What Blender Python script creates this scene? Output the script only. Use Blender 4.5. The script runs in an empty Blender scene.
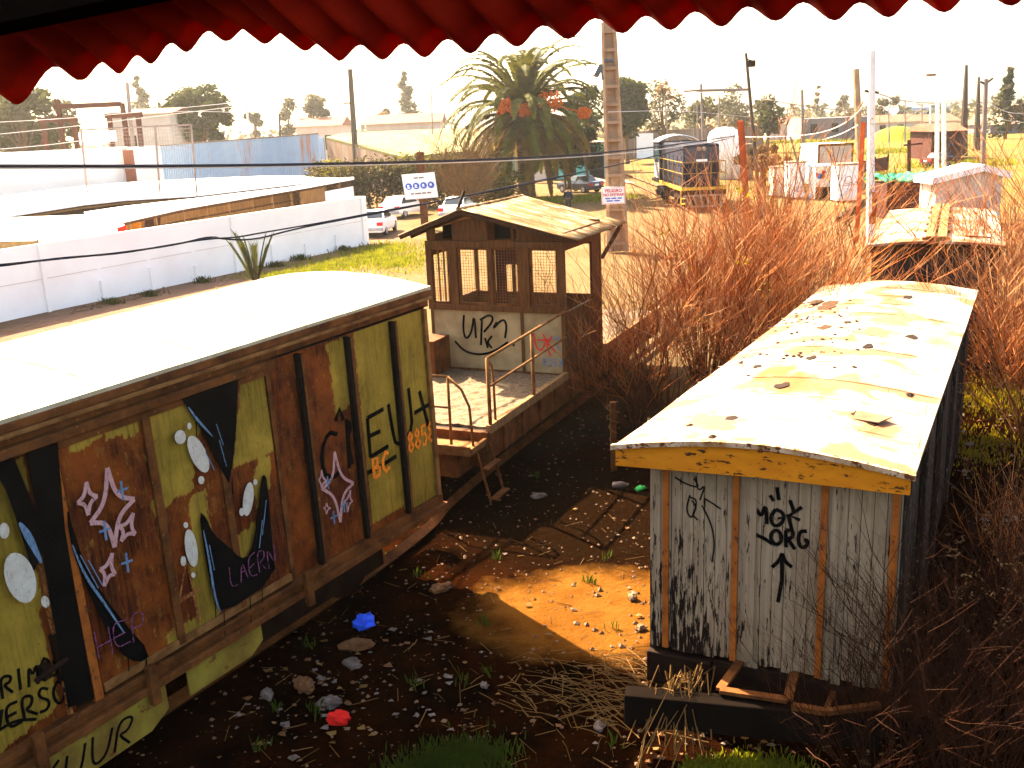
import bpy, math, random
from mathutils import Vector, Matrix, noise
random.seed(7)
rnd = random.random
def U(a, b): return a + (b - a) * rnd()
S = bpy.context.scene
COL = S.collection
PI = math.pi
# ------------------------------------------------------------------ camera
F_PX, PITCH, ROLL, CAM_Z = 1000.0, 14.7, -2.5, 6.0
def _axes():
    p, r = math.radians(PITCH), math.radians(ROLL)
    f = Vector((0, math.cos(p), -math.sin(p))); rt = Vector((1, 0, 0)); up = rt.cross(f)
    return math.cos(r) * rt + math.sin(r) * up, -math.sin(r) * rt + math.cos(r) * up, f
RT, UP, FW = _axes()
EYE = Vector((0, 0, CAM_Z))
cd = bpy.data.cameras.new('camera'); cam = bpy.data.objects.new('camera', cd); COL.objects.link(cam)
cd.sensor_width = 36; cd.lens = 36 * F_PX / 1024; cd.clip_start = 0.05; cd.clip_end = 6000
m3 = Matrix((RT, UP, -FW)).transposed()
cam.matrix_world = Matrix.Translation(EYE) @ m3.to_4x4()
S.camera = cam
def ray(px, py): return FW + RT * ((px - 512) / F_PX) - UP * ((py - 384) / F_PX)
def at(px, py, z=None, Y=None):
    v = ray(px, py); t = (z - CAM_Z) / v.z if z is not None else Y / v.y
    return EYE + v * t
def zat(px, py, Y): return at(px, py, Y=Y).z
class Frame:
    def __init__(s, o, heading, grade=0.0):
        s.h = math.radians(heading); s.g = grade
        s.m = Matrix.Translation(Vector(o)) @ Matrix.Rotation(-s.h, 4, 'Z') @ Matrix.Rotation(grade, 4, 'X')
        s.i = s.m.inverted()
    def on(s, px, py, axis, val):
        o = s.i @ EYE; d = s.i.to_3x3() @ ray(px, py)
        k = 'xyz'.index(axis); t = (val - o[k]) / d[k]
        return o + d * t
# ------------------------------------------------------------------ materials
def nodes(name):
    m = bpy.data.materials.new(name); m.use_nodes = True
    nt = m.node_tree; nt.nodes.clear()
    out = nt.nodes.new('ShaderNodeOutputMaterial'); b = nt.nodes.new('ShaderNodeBsdfPrincipled')
    nt.links.new(b.outputs[0], out.inputs[0])
    return m, nt, b, out
def rgb(c): return (c[0], c[1], c[2], 1)
def tex_noise(nt, vec, scale, detail=4, rough=.6, dist=0.0):
    n = nt.nodes.new('ShaderNodeTexNoise'); n.inputs['Scale'].default_value = scale
    n.inputs['Detail'].default_value = detail; n.inputs['Roughness'].default_value = rough
    n.inputs['Distortion'].default_value = dist
    nt.links.new(vec, n.inputs['Vector']); return n.outputs[0]
def mapping(nt, sc=(1, 1, 1), coord='Object'):
    t = nt.nodes.new('ShaderNodeTexCoord'); mp = nt.nodes.new('ShaderNodeMapping')
    mp.inputs['Scale'].default_value = sc; nt.links.new(t.outputs[coord], mp.inputs[0]); return mp.outputs[0]
def ramp(nt, fac, a, b):
    r = nt.nodes.new('ShaderNodeMapRange'); r.inputs[1].default_value = a; r.inputs[2].default_value = b
    r.clamp = True; nt.links.new(fac, r.inputs[0]); return r.outputs[0]
def mix(nt, fac, a, b):
    m = nt.nodes.new('ShaderNodeMix'); m.data_type = 'RGBA'
    if isinstance(fac, (int, float)): m.inputs[0].default_value = fac
    else: nt.links.new(fac, m.inputs[0])
    for k, v in ((6, a), (7, b)):
        if isinstance(v, (tuple, list)): m.inputs[k].default_value = rgb(v)
        else: nt.links.new(v, m.inputs[k])
    return m.outputs[2]
def math2(nt, op, a, b):
    m = nt.nodes.new('ShaderNodeMath'); m.operation = op
    for k, v in ((0, a), (1, b)):
        if isinstance(v, (int, float)): m.inputs[k].default_value = v
        else: nt.links.new(v, m.inputs[k])
    return m.outputs[0]
def bump(nt, b, h, strength, dist=.02):
    n = nt.nodes.new('ShaderNodeBump'); n.inputs['Strength'].default_value = strength; n.inputs['Distance'].default_value = dist
    nt.links.new(h, n.inputs['Height']); nt.links.new(n.outputs[0], b.inputs['Normal'])
def mat(name, c1, c2=None, scale=3.0, lo=.35, hi=.65, c3=None, s3=12.0, lo3=.6, hi3=.68, rough=.8, stretch=(1, 1, 1), bmp=.25, metal=0, spec=.06, trans=0):
    m, nt, b, out = nodes(name)
    v = mapping(nt, stretch)
    n = tex_noise(nt, v, scale, 6)
    col = mix(nt, ramp(nt, n, lo, hi), c1, c2 if c2 else tuple(x * .75 for x in c1))
    n2 = tex_noise(nt, v, s3, 8, .7)
    if c3: col = mix(nt, ramp(nt, n2, lo3, hi3), col, c3)
    nt.links.new(col, b.inputs['Base Color'])
    b.inputs['Roughness'].default_value = rough; b.inputs['Metallic'].default_value = metal
    b.inputs['Specular IOR Level'].default_value = spec
    if bmp: bump(nt, b, n2, bmp)
    if trans:
        t = nt.nodes.new('ShaderNodeBsdfTranslucent'); nt.links.new(col, t.inputs[0])
        ms = nt.nodes.new('ShaderNodeMixShader'); ms.inputs[0].default_value = trans
        nt.links.new(b.outputs[0], ms.inputs[1]); nt.links.new(t.outputs[0], ms.inputs[2]); nt.links.new(ms.outputs[0], out.inputs[0])
    return m
M = {}
M['rust'] = mat('rusted brown steel', (.125, .040, .010), (.045, .014, .004), 4, c3=(.22, .085, .022), s3=20)
M['rustdark'] = mat('dark rusted steel', (.016, .007, .003), (.007, .003, .002), 5)
M['rustlight'] = mat('weathered orange steel', (.19, .085, .026), (.09, .033, .010), 5, c3=(.08, .03, .012))
M['roofwhite'] = mat('sun bleached grey roof sheet', (.34, .30, .22), (.24, .19, .11), 1.5, c3=(.16, .11, .045), s3=6, stretch=(.4, 2.5, 1), rough=.6)
M['black'] = mat('black spray paint', (.0022, .002, .002), (.004, .0035, .003), 8, rough=.7, spec=.01)
M['blackdry'] = mat('faded black paint', (.005, .004, .0035), (.011, .008, .006), 12, rough=.8, spec=.01)
M['white_p'] = mat('white spray paint', (.42, .38, .32), (.34, .30, .25), 10)
M['pink_p'] = mat('pale pink spray paint', (.40, .21, .20), (.32, .16, .155), 10)
M['purple_p'] = mat('purple marker', (.17, .05, .11), (.12, .035, .08), 10)
M['blue_p'] = mat('pale blue spray paint', (.10, .17, .26), (.07, .12, .19), 10)
M['orange_p'] = mat('orange stencil paint', (.75, .20, .02), (.6, .14, .01), 14)
M['umber_p'] = mat('faded orange spray', (.32, .12, .03), (.2, .06, .02), 14)
M['red_p'] = mat('red spray paint', (.5, .03, .02), (.4, .02, .02), 14)
M['timber'] = mat('old dark timber', (.052, .021, .007), (.022, .009, .004), 3, c3=(.11, .046, .015), s3=14, stretch=(6, 6, .7))
M['timbercab'] = mat('sun dried brown timber', (.105, .040, .011), (.045, .017, .006), 3, c3=(.19, .082, .024), s3=14, stretch=(6, 6, .7))
M['timberlight'] = mat('dry light timber', (.22, .115, .045), (.12, .058, .022), 3, c3=(.1, .05, .02), s3=14, stretch=(5, 5, .7))
M['planks'] = None
M['ochre'] = mat('ochre painted board', (.46, .15, .008), (.38, .115, .006), 3, c3=(.05, .016, .006), s3=7, lo3=.58, hi3=.61, stretch=(1, 1, 3))
M['orangebatten'] = mat('orange painted batten', (.28, .075, .012), (.18, .045, .009), 6, c3=(.06, .02, .01), lo3=.58, hi3=.62)
M['cream'] = mat('dirty cream panel', (.27, .19, .095), (.17, .11, .05), 2.2, c3=(.1, .05, .02), s3=5, lo3=.62, hi3=.75)
M['moundgreen'] = leafmat('yellow green weeds', (.20, .20, .012), (.12, .14, .012)) if False else mat('yellow green weeds', (.17, .165, .012), (.10, .12, .01), 1.5)
M['tin'] = mat('weathered corrugated tin', (.17, .105, .042), (.075, .032, .010), 1.6, c3=(.30, .21, .13), s3=3, lo3=.52, hi3=.6, stretch=(.5, 2.2, 1))
M['gravel'] = mat('pale gravel', (.16, .11, .066), (.085, .05, .027), 12, c3=(.035, .02, .012), s3=45, lo3=.5, hi3=.62, bmp=.9)
M['whitewall'] = mat('whitewashed concrete', (.80, .77, .74), (.74, .70, .67), .6, c3=(.62, .53, .48), s3=2, lo3=.66, hi3=.8)
M['whiteroof'] = mat('white sheet roof', (.78, .74, .72), (.72, .66, .64), .6, c3=(.55, .45, .4), s3=1.5, lo3=.66, hi3=.8)
M['bluewall'] = mat('pale blue rusting tin', (.24, .36, .50), (.36, .46, .56), .35, c3=(.42, .22, .14), s3=.8, lo3=.57, hi3=.66, stretch=(1.2, 1.2, .15))
M['greytin'] = mat('brown grey tin wall', (.2, .15, .12), (.14, .085, .055), .7, c3=(.42, .24, .14), s3=1.2, lo3=.55, hi3=.65, stretch=(2, 2, .15))
M['tanroof'] = mat('tan sheet roof', (.13, .108, .036), (.10, .078, .024), .25, c3=(.66, .6, .45), s3=.7, lo3=.6, hi3=.75)
M['teal'] = mat('teal painted wall', (.08, .36, .33), (.06, .28, .26), 1)
M['concrete'] = mat('brown stained concrete', (.34, .22, .135), (.22, .13, .075), 1.2, c3=(.42, .28, .18), s3=5, bmp=.4)
M['whitepole'] = mat('white painted pole', (.74, .68, .64), (.62, .55, .50), 2)
M['redpost'] = mat('red oxide post', (.34, .055, .012), (.22, .035, .008), 3)
M['darkpole'] = mat('creosoted timber pole', (.07, .05, .04), (.04, .028, .022), 3, stretch=(4, 4, .5))
M['greypole'] = mat('grey timber pole', (.19, .15, .14), (.12, .09, .08), 3, stretch=(4, 4, .5))
M['cable'] = mat('black cable sheath', (.012, .012, .018), (.02, .02, .03), 3)
M['palecable'] = mat('grey aluminium wire', (.5, .47, .45), (.4, .38, .36), 3)
M['carwhite'] = mat('white car paint', (.78, .76, .76), (.74, .72, .72), 2, rough=.3, bmp=0, spec=.5)
M['cardark'] = mat('dark blue car paint', (.018, .026, .05), (.014, .02, .04), 2, rough=.2, bmp=0, spec=.6)
M['glass'] = mat('tinted glass', (.02, .025, .03), (.015, .02, .02), 2, rough=.08, bmp=0, spec=.8)
M['rubber'] = mat('tyre rubber', (.015, .015, .015), None, 4)
M['rim'] = mat('grey wheel rim', (.35, .35, .36), None, 4, rough=.4)
M['taillight'] = mat('red lamp lens', (.55, .02, .03), (.45, .015, .02), 4, rough=.25)
M['locoblue'] = mat('deep blue locomotive paint', (.004, .007, .022), (.003, .004, .011), 1.2, c3=(.05, .04, .05), s3=4)
M['locoyellow'] = mat('yellow handrail paint', (.62, .36, .04), (.5, .26, .03), 3)
M['steel'] = mat('worn steel', (.30, .23, .17), (.2, .14, .1), 3, rough=.6)
M['signwhite'] = mat('white enamel sign', (.78, .76, .74), (.72, .7, .68), 2, rough=.4)
M['signblue'] = mat('blue sign enamel', (.02, .11, .5), (.02, .09, .42), 2)
M['signred'] = mat('red sign enamel', (.6, .03, .04), None, 2)
M['skin'] = mat('skin', (.3, .16, .1), None, 5)
M['jacket'] = mat('dark jacket cloth', (.014, .015, .024), (.02, .02, .03), 8)
M['trousers'] = mat('dark trousers cloth', (.02, .02, .028), None, 8)
M['hair'] = mat('dark hair', (.008, .006, .005), None, 8)
M['bark'] = mat('rough bark', (.13, .07, .035), (.07, .035, .018), 4, bmp=.8)
M['twig'] = mat('dry red brown twig', (.31, .085, .015), (.14, .035, .006), 2)
M['twigdark'] = mat('dead brown twig', (.030, .008, .002), (.014, .004, .0015), 2)
M['twigstem'] = mat('dark bush stem', (.085, .026, .008), (.035, .011, .004), 2)
M['twigpink'] = mat('dry pinkish twig', (.42, .19, .08), (.22, .085, .03), 2)
M['straw'] = mat('dry straw', (.13, .066, .02), (.075, .036, .01), 2)
def leafmat(name, c1, c2, tr=.35): return mat(name, c1, c2, 1.7, .35, .65, rough=.7, bmp=0, trans=tr)
M['leaf_dark'] = leafmat('dark olive leaves', (.026, .034, .008), (.015, .021, .005))
M['leaf_mid'] = leafmat('olive leaves', (.050, .050, .008), (.026, .031, .006))
M['leaf_yellow'] = leafmat('yellow green leaves', (.12, .095, .008), (.06, .056, .008))
M['leaf_gold'] = leafmat('yellow leaves', (.22, .15, .006), (.10, .07, .005))
M['leaf_hedge'] = leafmat('brown green hedge leaves', (.030, .024, .006), (.042, .026, .007))
M['leaf_far'] = leafmat('grey green far leaves', (.075, .065, .032), (.05, .045, .022))
M['leaf_brown'] = leafmat('dry brown leaves', (.2, .11, .045), (.13, .07, .03))
M['frond'] = leafmat('palm frond', (.085, .076, .005), (.030, .030, .004), .3)
M['frond_old'] = leafmat('ageing palm frond', (.15, .082, .010), (.08, .045, .007), .3)
M['dates'] = mat('orange palm fruit', (.55, .11, .004), (.4, .07, .003), 6)
M['grass'] = leafmat('green grass', (.035, .052, .005), (.02, .032, .004))
M['grass_yellow'] = leafmat('bright yellow grass', (.20, .185, .010), (.085, .095, .007))
M['bag_blue'] = mat('blue plastic', (.01, .06, .5), (.02, .1, .6), 5, rough=.35)
M['rag_red'] = mat('red cloth', (.55, .015, .01), (.4, .01, .01), 6)
M['paper'] = mat('dirty white paper', (.12, .09, .075), (.055, .036, .027), 10)
M['cardboard'] = mat('brown cardboard', (.12, .052, .02), (.07, .028, .01), 6)
M['stone'] = mat('pebble', (.14, .075, .04), (.07, .035, .02), 4)
M['palestone'] = mat('pale stone', (.15, .095, .055), (.09, .05, .028), 4)
M['greentarp'] = mat('green tarpaulin', (.015, .2, .1), (.01, .13, .07), 3)
M['maroon'] = mat('maroon tin', (.055, .016, .010), (.035, .010, .007), 2)
M['redtile'] = mat('faded red roof tiles', (.2, .065, .04), (.16, .05, .03), 1)
M['farwall'] = mat('far plaster wall', (.5, .42, .36), (.42, .34, .28), .5)
M['greybuilding'] = mat('dark grey building', (.14, .12, .13), (.10, .085, .09), .3)
M['plastic_green'] = mat('green bottle plastic', (.02, .3, .06), None, 4, rough=.3)
M['darkinside'] = mat('near black fill', (.006, .004, .003), None, 4, spec=0)  # near-black: shade of openings put into colour; also used on beams
# red translucent corrugated sheet
m, nt, b, out = nodes('red corrugated fibreglass'); v = mapping(nt)
n = tex_noise(nt, v, 9, 6); c = mix(nt, ramp(nt, n, .3, .7), (.42, .014, .002), (.20, .006, .001))
nt.links.new(c, b.inputs['Base Color']); b.inputs['Roughness'].default_value = .75; b.inputs['Specular IOR Level'].default_value = .15
t = nt.nodes.new('ShaderNodeBsdfTranslucent'); nt.links.new(c, t.inputs[0]); ms = nt.nodes.new('ShaderNodeMixShader'); ms.inputs[0].default_value = .26
nt.links.new(b.outputs[0], ms.inputs[1]); nt.links.new(t.outputs[0], ms.inputs[2]); nt.links.new(ms.outputs[0], out.inputs[0]); M['canopy'] = m
# boxcar wall: olive over brown with ragged edges, driven by a per vertex paint map
m, nt, b, out = nodes('peeling olive and brown wagon paint'); v = mapping(nt)
a = nt.nodes.new('ShaderNodeAttribute'); a.attribute_name = 'paint'
n1 = tex_noise(nt, mapping(nt, (1, 3, 1.4)), 7, 8, .75); n2 = tex_noise(nt, mapping(nt, (1, 9, .9)), 3, 7, .7); n3 = tex_noise(nt, v, 1.3, 6, .7)
n4 = tex_noise(nt, mapping(nt, (1, 14, 2.2)), 3, 8, .8)
msk = ramp(nt, math2(nt, 'ADD', math2(nt, 'ADD', a.outputs['Fac'], math2(nt, 'MULTIPLY', math2(nt, 'SUBTRACT', n1, .5), 3.0)), math2(nt, 'MULTIPLY', math2(nt, 'SUBTRACT', n4, .5), 2.4)), .36, .62)
ol = mix(nt, ramp(nt, n2, .35, .7), (.19, .122, .013), (.085, .048, .006)); ol = mix(nt, ramp(nt, n3, .42, .66), ol, (.27, .165, .022)); ol = mix(nt, ramp(nt, tex_noise(nt, mapping(nt, (1, 12, .5)), 2.2, 7, .75), .52, .7), ol, (.09, .05, .010))
br = mix(nt, ramp(nt, n2, .38, .62), (.095, .016, .0025), (.018, .004, .001)); br = mix(nt, ramp(nt, n3, .46, .64), br, (.16, .034, .004)); br = mix(nt, ramp(nt, tex_noise(nt, mapping(nt, (1, 2.2, 1)), 2.6, 8, .75), .56, .70), br, (.17, .060, .011))
sc = ramp(nt, tex_noise(nt, mapping(nt, (1, 22, 1.2)), 4, 8, .8), .63, .74)
col = mix(nt, sc, mix(nt, msk, br, ol), (.20, .10, .028))
fine = ramp(nt, tex_noise(nt, v, 35, 8, .8), .62, .72); col = mix(nt, fine, col, (.024, .008, .003))
nt.links.new(col, b.inputs['Base Color']); b.inputs['Roughness'].default_value = .7; b.inputs['Specular IOR Level'].default_value = .08; bump(nt, b, n1, .35); M['wagonpaint'] = m
# peeling planks of the old wagon
m, nt, b, out = nodes('peeling grey painted planks'); v = mapping(nt, (9, 9, 1.1))
n1 = tex_noise(nt, v, 3.2, 8, .7); n2 = tex_noise(nt, mapping(nt, (1.1, 1.1, .6)), 1.6, 5); n3 = tex_noise(nt, mapping(nt, (14, 14, .4)), 2, 6)
sep = nt.nodes.new('ShaderNodeSeparateXYZ'); tc = nt.nodes.new('ShaderNodeTexCoord'); nt.links.new(tc.outputs['Object'], sep.inputs[0])
lowz = ramp(nt, sep.outputs['Z'], 2.3, .7); leftx = ramp(nt, sep.outputs['X'], 1.25, .75)
wear = math2(nt, 'MULTIPLY', math2(nt, 'MULTIPLY', lowz, math2(nt, 'ADD', leftx, .3)), .13)
pk = ramp(nt, math2(nt, 'ADD', n1, wear), .59, .63)
base = mix(nt, ramp(nt, n3, .35, .65), (.265, .185, .115), (.17, .11, .066)); base = mix(nt, ramp(nt, n2, .5, .72), base, (.14, .09, .05))
col = mix(nt, pk, base, (.010, .005, .003))
nt.links.new(col, b.inputs['Base Color']); b.inputs['Roughness'].default_value = .85; b.inputs['Specular IOR Level'].default_value = .05; bump(nt, b, n1, .5); M['planks'] = m
# rusty pale roof of the old wagon
m, nt, b, out = nodes('rust blotched wagon roof'); v = mapping(nt)
n1 = tex_noise(nt, v, 1.0, 6, .6, .4); n2 = tex_noise(nt, v, 7, 8, .75); n3 = tex_noise(nt, mapping(nt, (.9, .28, 1)), 2.1, 5)
col = mix(nt, ramp(nt, n1, .48, .56), (.27, .215, .16), (.19, .074, .036)); col = mix(nt, ramp(nt, n3, .50, .68), col, (.145, .047, .010))
col = mix(nt, ramp(nt, n2, .62, .72), col, (.09, .03, .008))
nt.links.new(col, b.inputs['Base Color']); b.inputs['Roughness'].default_value = .7; b.inputs['Specular IOR Level'].default_value = .1; bump(nt, b, n2, .3); M['shedroof'] = m
# the ground
m, nt, b, out = nodes('bare yard ground'); tc = nt.nodes.new('ShaderNodeTexCoord'); v = tc.outputs['Object']
sep = nt.nodes.new('ShaderNodeSeparateXYZ'); nt.links.new(v, sep.inputs[0])
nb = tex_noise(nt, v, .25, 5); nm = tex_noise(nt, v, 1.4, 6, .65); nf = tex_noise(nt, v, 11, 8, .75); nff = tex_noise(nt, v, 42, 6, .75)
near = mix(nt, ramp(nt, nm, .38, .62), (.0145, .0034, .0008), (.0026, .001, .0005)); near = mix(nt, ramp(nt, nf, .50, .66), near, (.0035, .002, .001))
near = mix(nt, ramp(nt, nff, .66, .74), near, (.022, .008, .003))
sunpatch = mix(nt, ramp(nt, nm, .3, .7), (.135, .054, .010), (.09, .03, .005)); sunpatch = mix(nt, ramp(nt, nff, .64, .72), sunpatch, (.03, .01, .003))  # orange dirt, lightened to paint the pool of sun
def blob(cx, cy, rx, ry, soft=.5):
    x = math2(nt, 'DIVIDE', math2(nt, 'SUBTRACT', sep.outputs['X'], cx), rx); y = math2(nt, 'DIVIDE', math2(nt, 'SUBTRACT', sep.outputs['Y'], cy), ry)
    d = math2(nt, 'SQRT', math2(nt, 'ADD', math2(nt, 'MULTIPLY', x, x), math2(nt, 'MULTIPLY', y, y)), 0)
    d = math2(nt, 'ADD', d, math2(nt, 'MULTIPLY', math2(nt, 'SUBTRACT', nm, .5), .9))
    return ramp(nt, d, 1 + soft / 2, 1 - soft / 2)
near = mix(nt, blob(1.3, 14.6, 2.3, 2.1), near, (.006, .0025, .001)); near = mix(nt, blob(.95, 11.45, 1.5, 1.1), near, sunpatch)  # first blob paints shadow beyond the sun patch, second brightens the patch itself
yard = mix(nt, ramp(nt, nb, .35, .65), (.125, .083, .044), (.10, .060, .028)); yard = mix(nt, ramp(nt, nf, .55, .75), yard, (.07, .034, .012))
weeds = mix(nt, ramp(nt, nm, .35, .65), (.105, .080, .026), (.12, .075, .032)); weeds = mix(nt, ramp(nt, nb, .5, .65), weeds, (.07, .075, .012))
pale = mix(nt, ramp(nt, nm, .3, .7), (.17, .10, .07), (.13, .076, .05))
far = mix(nt, blob(40, 110, 24, 62, .4), yard, weeds); far = mix(nt, blob(90, 220, 70, 130, .3), far, weeds)
far = mix(nt, blob(-12, 45, 6.5, 26, .5), far, pale)
far = mix(nt, blob(9.5, 17.5, 4.6, 8, .5), far, mix(nt, ramp(nt, nf, .4, .6), (.12, .065, .008), (.03, .011, .003)))
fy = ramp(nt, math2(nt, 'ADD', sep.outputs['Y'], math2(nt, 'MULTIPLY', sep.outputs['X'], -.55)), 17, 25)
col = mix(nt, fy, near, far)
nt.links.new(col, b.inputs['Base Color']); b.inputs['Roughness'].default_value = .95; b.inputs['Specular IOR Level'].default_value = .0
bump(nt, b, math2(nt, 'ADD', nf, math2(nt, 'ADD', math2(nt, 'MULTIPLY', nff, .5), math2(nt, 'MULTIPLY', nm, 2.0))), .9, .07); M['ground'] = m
m, nt, b, out = nodes('milky window pane'); b.inputs['Base Color'].default_value = rgb((.5, .37, .2)); b.inputs['Roughness'].default_value = .6
t = nt.nodes.new('ShaderNodeBsdfTranslucent'); t.inputs[0].default_value = rgb((.62, .48, .27)); ms = nt.nodes.new('ShaderNodeMixShader'); ms.inputs[0].default_value = .6
nt.links.new(b.outputs[0], ms.inputs[1]); nt.links.new(t.outputs[0], ms.inputs[2]); nt.links.new(ms.outputs[0], out.inputs[0]); M['pane'] = m
def worn(key, lo, hi):
    # sprayed paint that has flaked: small gaps show the board beneath
    m = M[key]; nt = m.node_tree; out = next(n for n in nt.nodes if n.type == 'OUTPUT_MATERIAL'); src = out.inputs[0].links[0].from_socket
    tr = nt.nodes.new('ShaderNodeBsdfTransparent'); ms = nt.nodes.new('ShaderNodeMixShader'); n = tex_noise(nt, mapping(nt, (1, 5, 1.3)), 9, 8, .8)
    nt.links.new(ramp(nt, n, lo, hi), ms.inputs[0]); nt.links.new(src, ms.inputs[1]); nt.links.new(tr.outputs[0], ms.inputs[2]); nt.links.new(ms.outputs[0], out.inputs[0])
for k_, lo_, hi_ in (('black', .62, .74), ('white_p', .55, .72), ('pink_p', .52, .7), ('blue_p', .52, .68), ('orange_p', .55, .66), ('purple_p', .48, .62), ('umber_p', .46, .62), ('blackdry', .66, .76)): worn(k_, lo_, hi_)
# ------------------------------------------------------------------ mesh collector
class MB:
    def __init__(s): s.v = []; s.f = []; s.mi = []; s.cur = 0
    def add(s, vs, fs):
        n = len(s.v); s.v += [tuple(x) for x in vs]; s.f += [tuple(i + n for i in f) for f in fs]; s.mi += [s.cur] * len(fs); return s
    def box(s, x0, x1, y0, y1, z0, z1, mx=None):
        vs = [Vector((x, y, z)) for z in (z0, z1) for y in (y0, y1) for x in (x0, x1)]
        if mx: vs = [mx @ p for p in vs]
        return s.add(vs, [(0, 2, 3, 1), (4, 5, 7, 6), (0, 1, 5, 4), (2, 6, 7, 3), (0, 4, 6, 2), (1, 3, 7, 5)])
    def bar(s, a, b, w, h=None, up=(0, 0, 1)):
        a, b = Vector(a), Vector(b); h = h or w; d = (b - a).normalized(); u = Vector(up)
        if abs(d.dot(u)) > .98: u = Vector((0, 1, 0))
        x = d.cross(u).normalized() * (w / 2); y = x.normalized().cross(d) * (h / 2)
        vs = [p + i * x + j * y for p in (a, b) for i, j in ((-1, -1), (1, -1), (1, 1), (-1, 1))]
        return s.add(vs, [(3, 2, 1, 0), (4, 5, 6, 7), (0, 1, 5, 4), (1, 2, 6, 5), (2, 3, 7, 6), (3, 0, 4, 7)])
    def tube(s, pts, r, n=6, cap=True):
        pts = [Vector(p) for p in pts]; k = len(pts)
        rr = r if isinstance(r, (list, tuple)) else [r] * k
        vs = []; prev = None
        for i, p in enumerate(pts):
            d = (pts[min(i + 1, k - 1)] - pts[max(i - 1, 0)]).normalized()
            u = prev if prev is not None else (Vector((0, 0, 1)) if abs(d.z) < .9 else Vector((1, 0, 0)))
            x = d.cross(u)
            if x.length < 1e-4: x = d.cross(Vector((.3, .8, .2)))
            x.normalize(); y = x.cross(d); prev = y
            vs += [p + (x * math.cos(2 * PI * j / n) + y * math.sin(2 * PI * j / n)) * rr[i] for j in range(n)]
        fs = [(i * n + j, i * n + (j + 1) % n, (i + 1) * n + (j + 1) % n, (i + 1) * n + j) for i in range(k - 1) for j in range(n)]
        if cap and n > 3: fs += [tuple(range(n - 1, -1, -1)), tuple((k - 1) * n + j for j in range(n))]
        return s.add(vs, fs)
    def prism(s, poly, axis, a, b):
        def P(p, t): return {'x': (t, p[0], p[1]), 'y': (p[0], t, p[1]), 'z': (p[0], p[1], t)}[axis]
        n = len(poly); vs = [P(p, a) for p in poly] + [P(p, b) for p in poly]
        return s.add(vs, [tuple(range(n - 1, -1, -1)), tuple(range(n, 2 * n))] + [(i, (i + 1) % n, n + (i + 1) % n, n + i) for i in range(n)])
    def lathe(s, prof, c=(0, 0, 0), n=16):
        k = len(prof); vs = [(c[0] + r * math.cos(2 * PI * j / n), c[1] + r * math.sin(2 * PI * j / n), c[2] + z) for r, z in prof for j in range(n)]
        return s.add(vs, [(i * n + j, i * n + (j + 1) % n, (i + 1) * n + (j + 1) % n, (i + 1) * n + j) for i in range(k - 1) for j in range(n)] + [tuple(range(n - 1, -1, -1)), tuple((k - 1) * n + j for j in range(n))])
    def wheel(s, c, r, w, axis='x', n=18):
        c = Vector(c); e = {'x': Vector((1, 0, 0)), 'y': Vector((0, 1, 0))}[axis]
        return s.tube([c - e * w / 2, c + e * w / 2], r, n)
    def slab(s, grid, t):
        # a grid of 3D points given thickness t downwards
        R, C = len(grid), len(grid[0]); top = [Vector(p) for row in grid for p in row]; bot = [p - Vector((0, 0, t)) for p in top]
        n = R * C; ix = lambda i, j: i * C + j
        fs = []
        for i in range(R - 1):
            for j in range(C - 1):
                q = (ix(i, j), ix(i, j + 1), ix(i + 1, j + 1), ix(i + 1, j)); fs.append(q); fs.append(tuple(n + k for k in reversed(q)))
        edge = [ix(0, j) for j in range(C)] + [ix(i, C - 1) for i in range(1, R)] + [ix(R - 1, j) for j in range(C - 2, -1, -1)] + [ix(i, 0) for i in range(R - 2, 0, -1)]
        for k in range(len(edge)):
            a, b2 = edge[k], edge[(k + 1) % len(edge)]; fs.append((a, n + a, n + b2, b2))
        return s.add(top + bot, fs)
    def build(s, name, mats, parent=None, smooth=False, bevel=0, mw=None):
        me = bpy.data.meshes.new(name); me.from_pydata(s.v, [], s.f)
        for mm in (mats if isinstance(mats, (list, tuple)) else [mats]): me.materials.append(M[mm] if isinstance(mm, str) else mm)
        if any(s.mi): me.polygons.foreach_set('material_index', s.mi)
        if smooth: me.polygons.foreach_set('use_smooth', [True] * len(me.polygons))
        me.update(); o = bpy.data.objects.new(name, me); COL.objects.link(o)
        if parent: o.parent = parent
        if mw is not None: o.matrix_world = mw
        if bevel:
            bv = o.modifiers.new('bevel', 'BEVEL'); bv.width = bevel; bv.segments = 2; bv.limit_method = 'ANGLE'; bv.angle_limit = .7
        return o
def tag(o, label, cat, group=None, kind=None):
    o['label'] = label; o['category'] = cat
    if group: o['group'] = group
    if kind: o['kind'] = kind
    return o
def structure(o): o['kind'] = 'structure'; return o
def thing(name, label, cat, loc=(0, 0, 0), heading=0.0, group=None, mx=None):
    o = bpy.data.objects.new(name, None); COL.objects.link(o); o.empty_display_size = .2
    if mx is not None: o.matrix_basis = mx
    else: o.location = loc; o.rotation_euler = (0, 0, -math.radians(heading))
    return tag(o, label, cat, group)
def copy_tree(o, parent=None):
    c = o.copy(); COL.objects.link(c)
    if parent: c.parent = parent
    for ch in list(o.children): copy_tree(ch, c)
    return c
def text(body, size, parent, mx, m, name='lettering', extrude=.002, bold=0.0):
    cu = bpy.data.curves.new(name, 'FONT'); cu.body = body; cu.size = size; cu.align_x = 'CENTER'; cu.align_y = 'CENTER'; cu.extrude = extrude; cu.offset = bold
    cu.materials.append(M[m]); o = bpy.data.objects.new(name, cu); COL.objects.link(o); dg = bpy.context.evaluated_depsgraph_get(); me = bpy.data.meshes.new_from_object(o.evaluated_get(dg)); bpy.data.objects.remove(o); o = bpy.data.objects.new(name, me); COL.objects.link(o); o.parent = parent; o.matrix_basis = mx; return o
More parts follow.
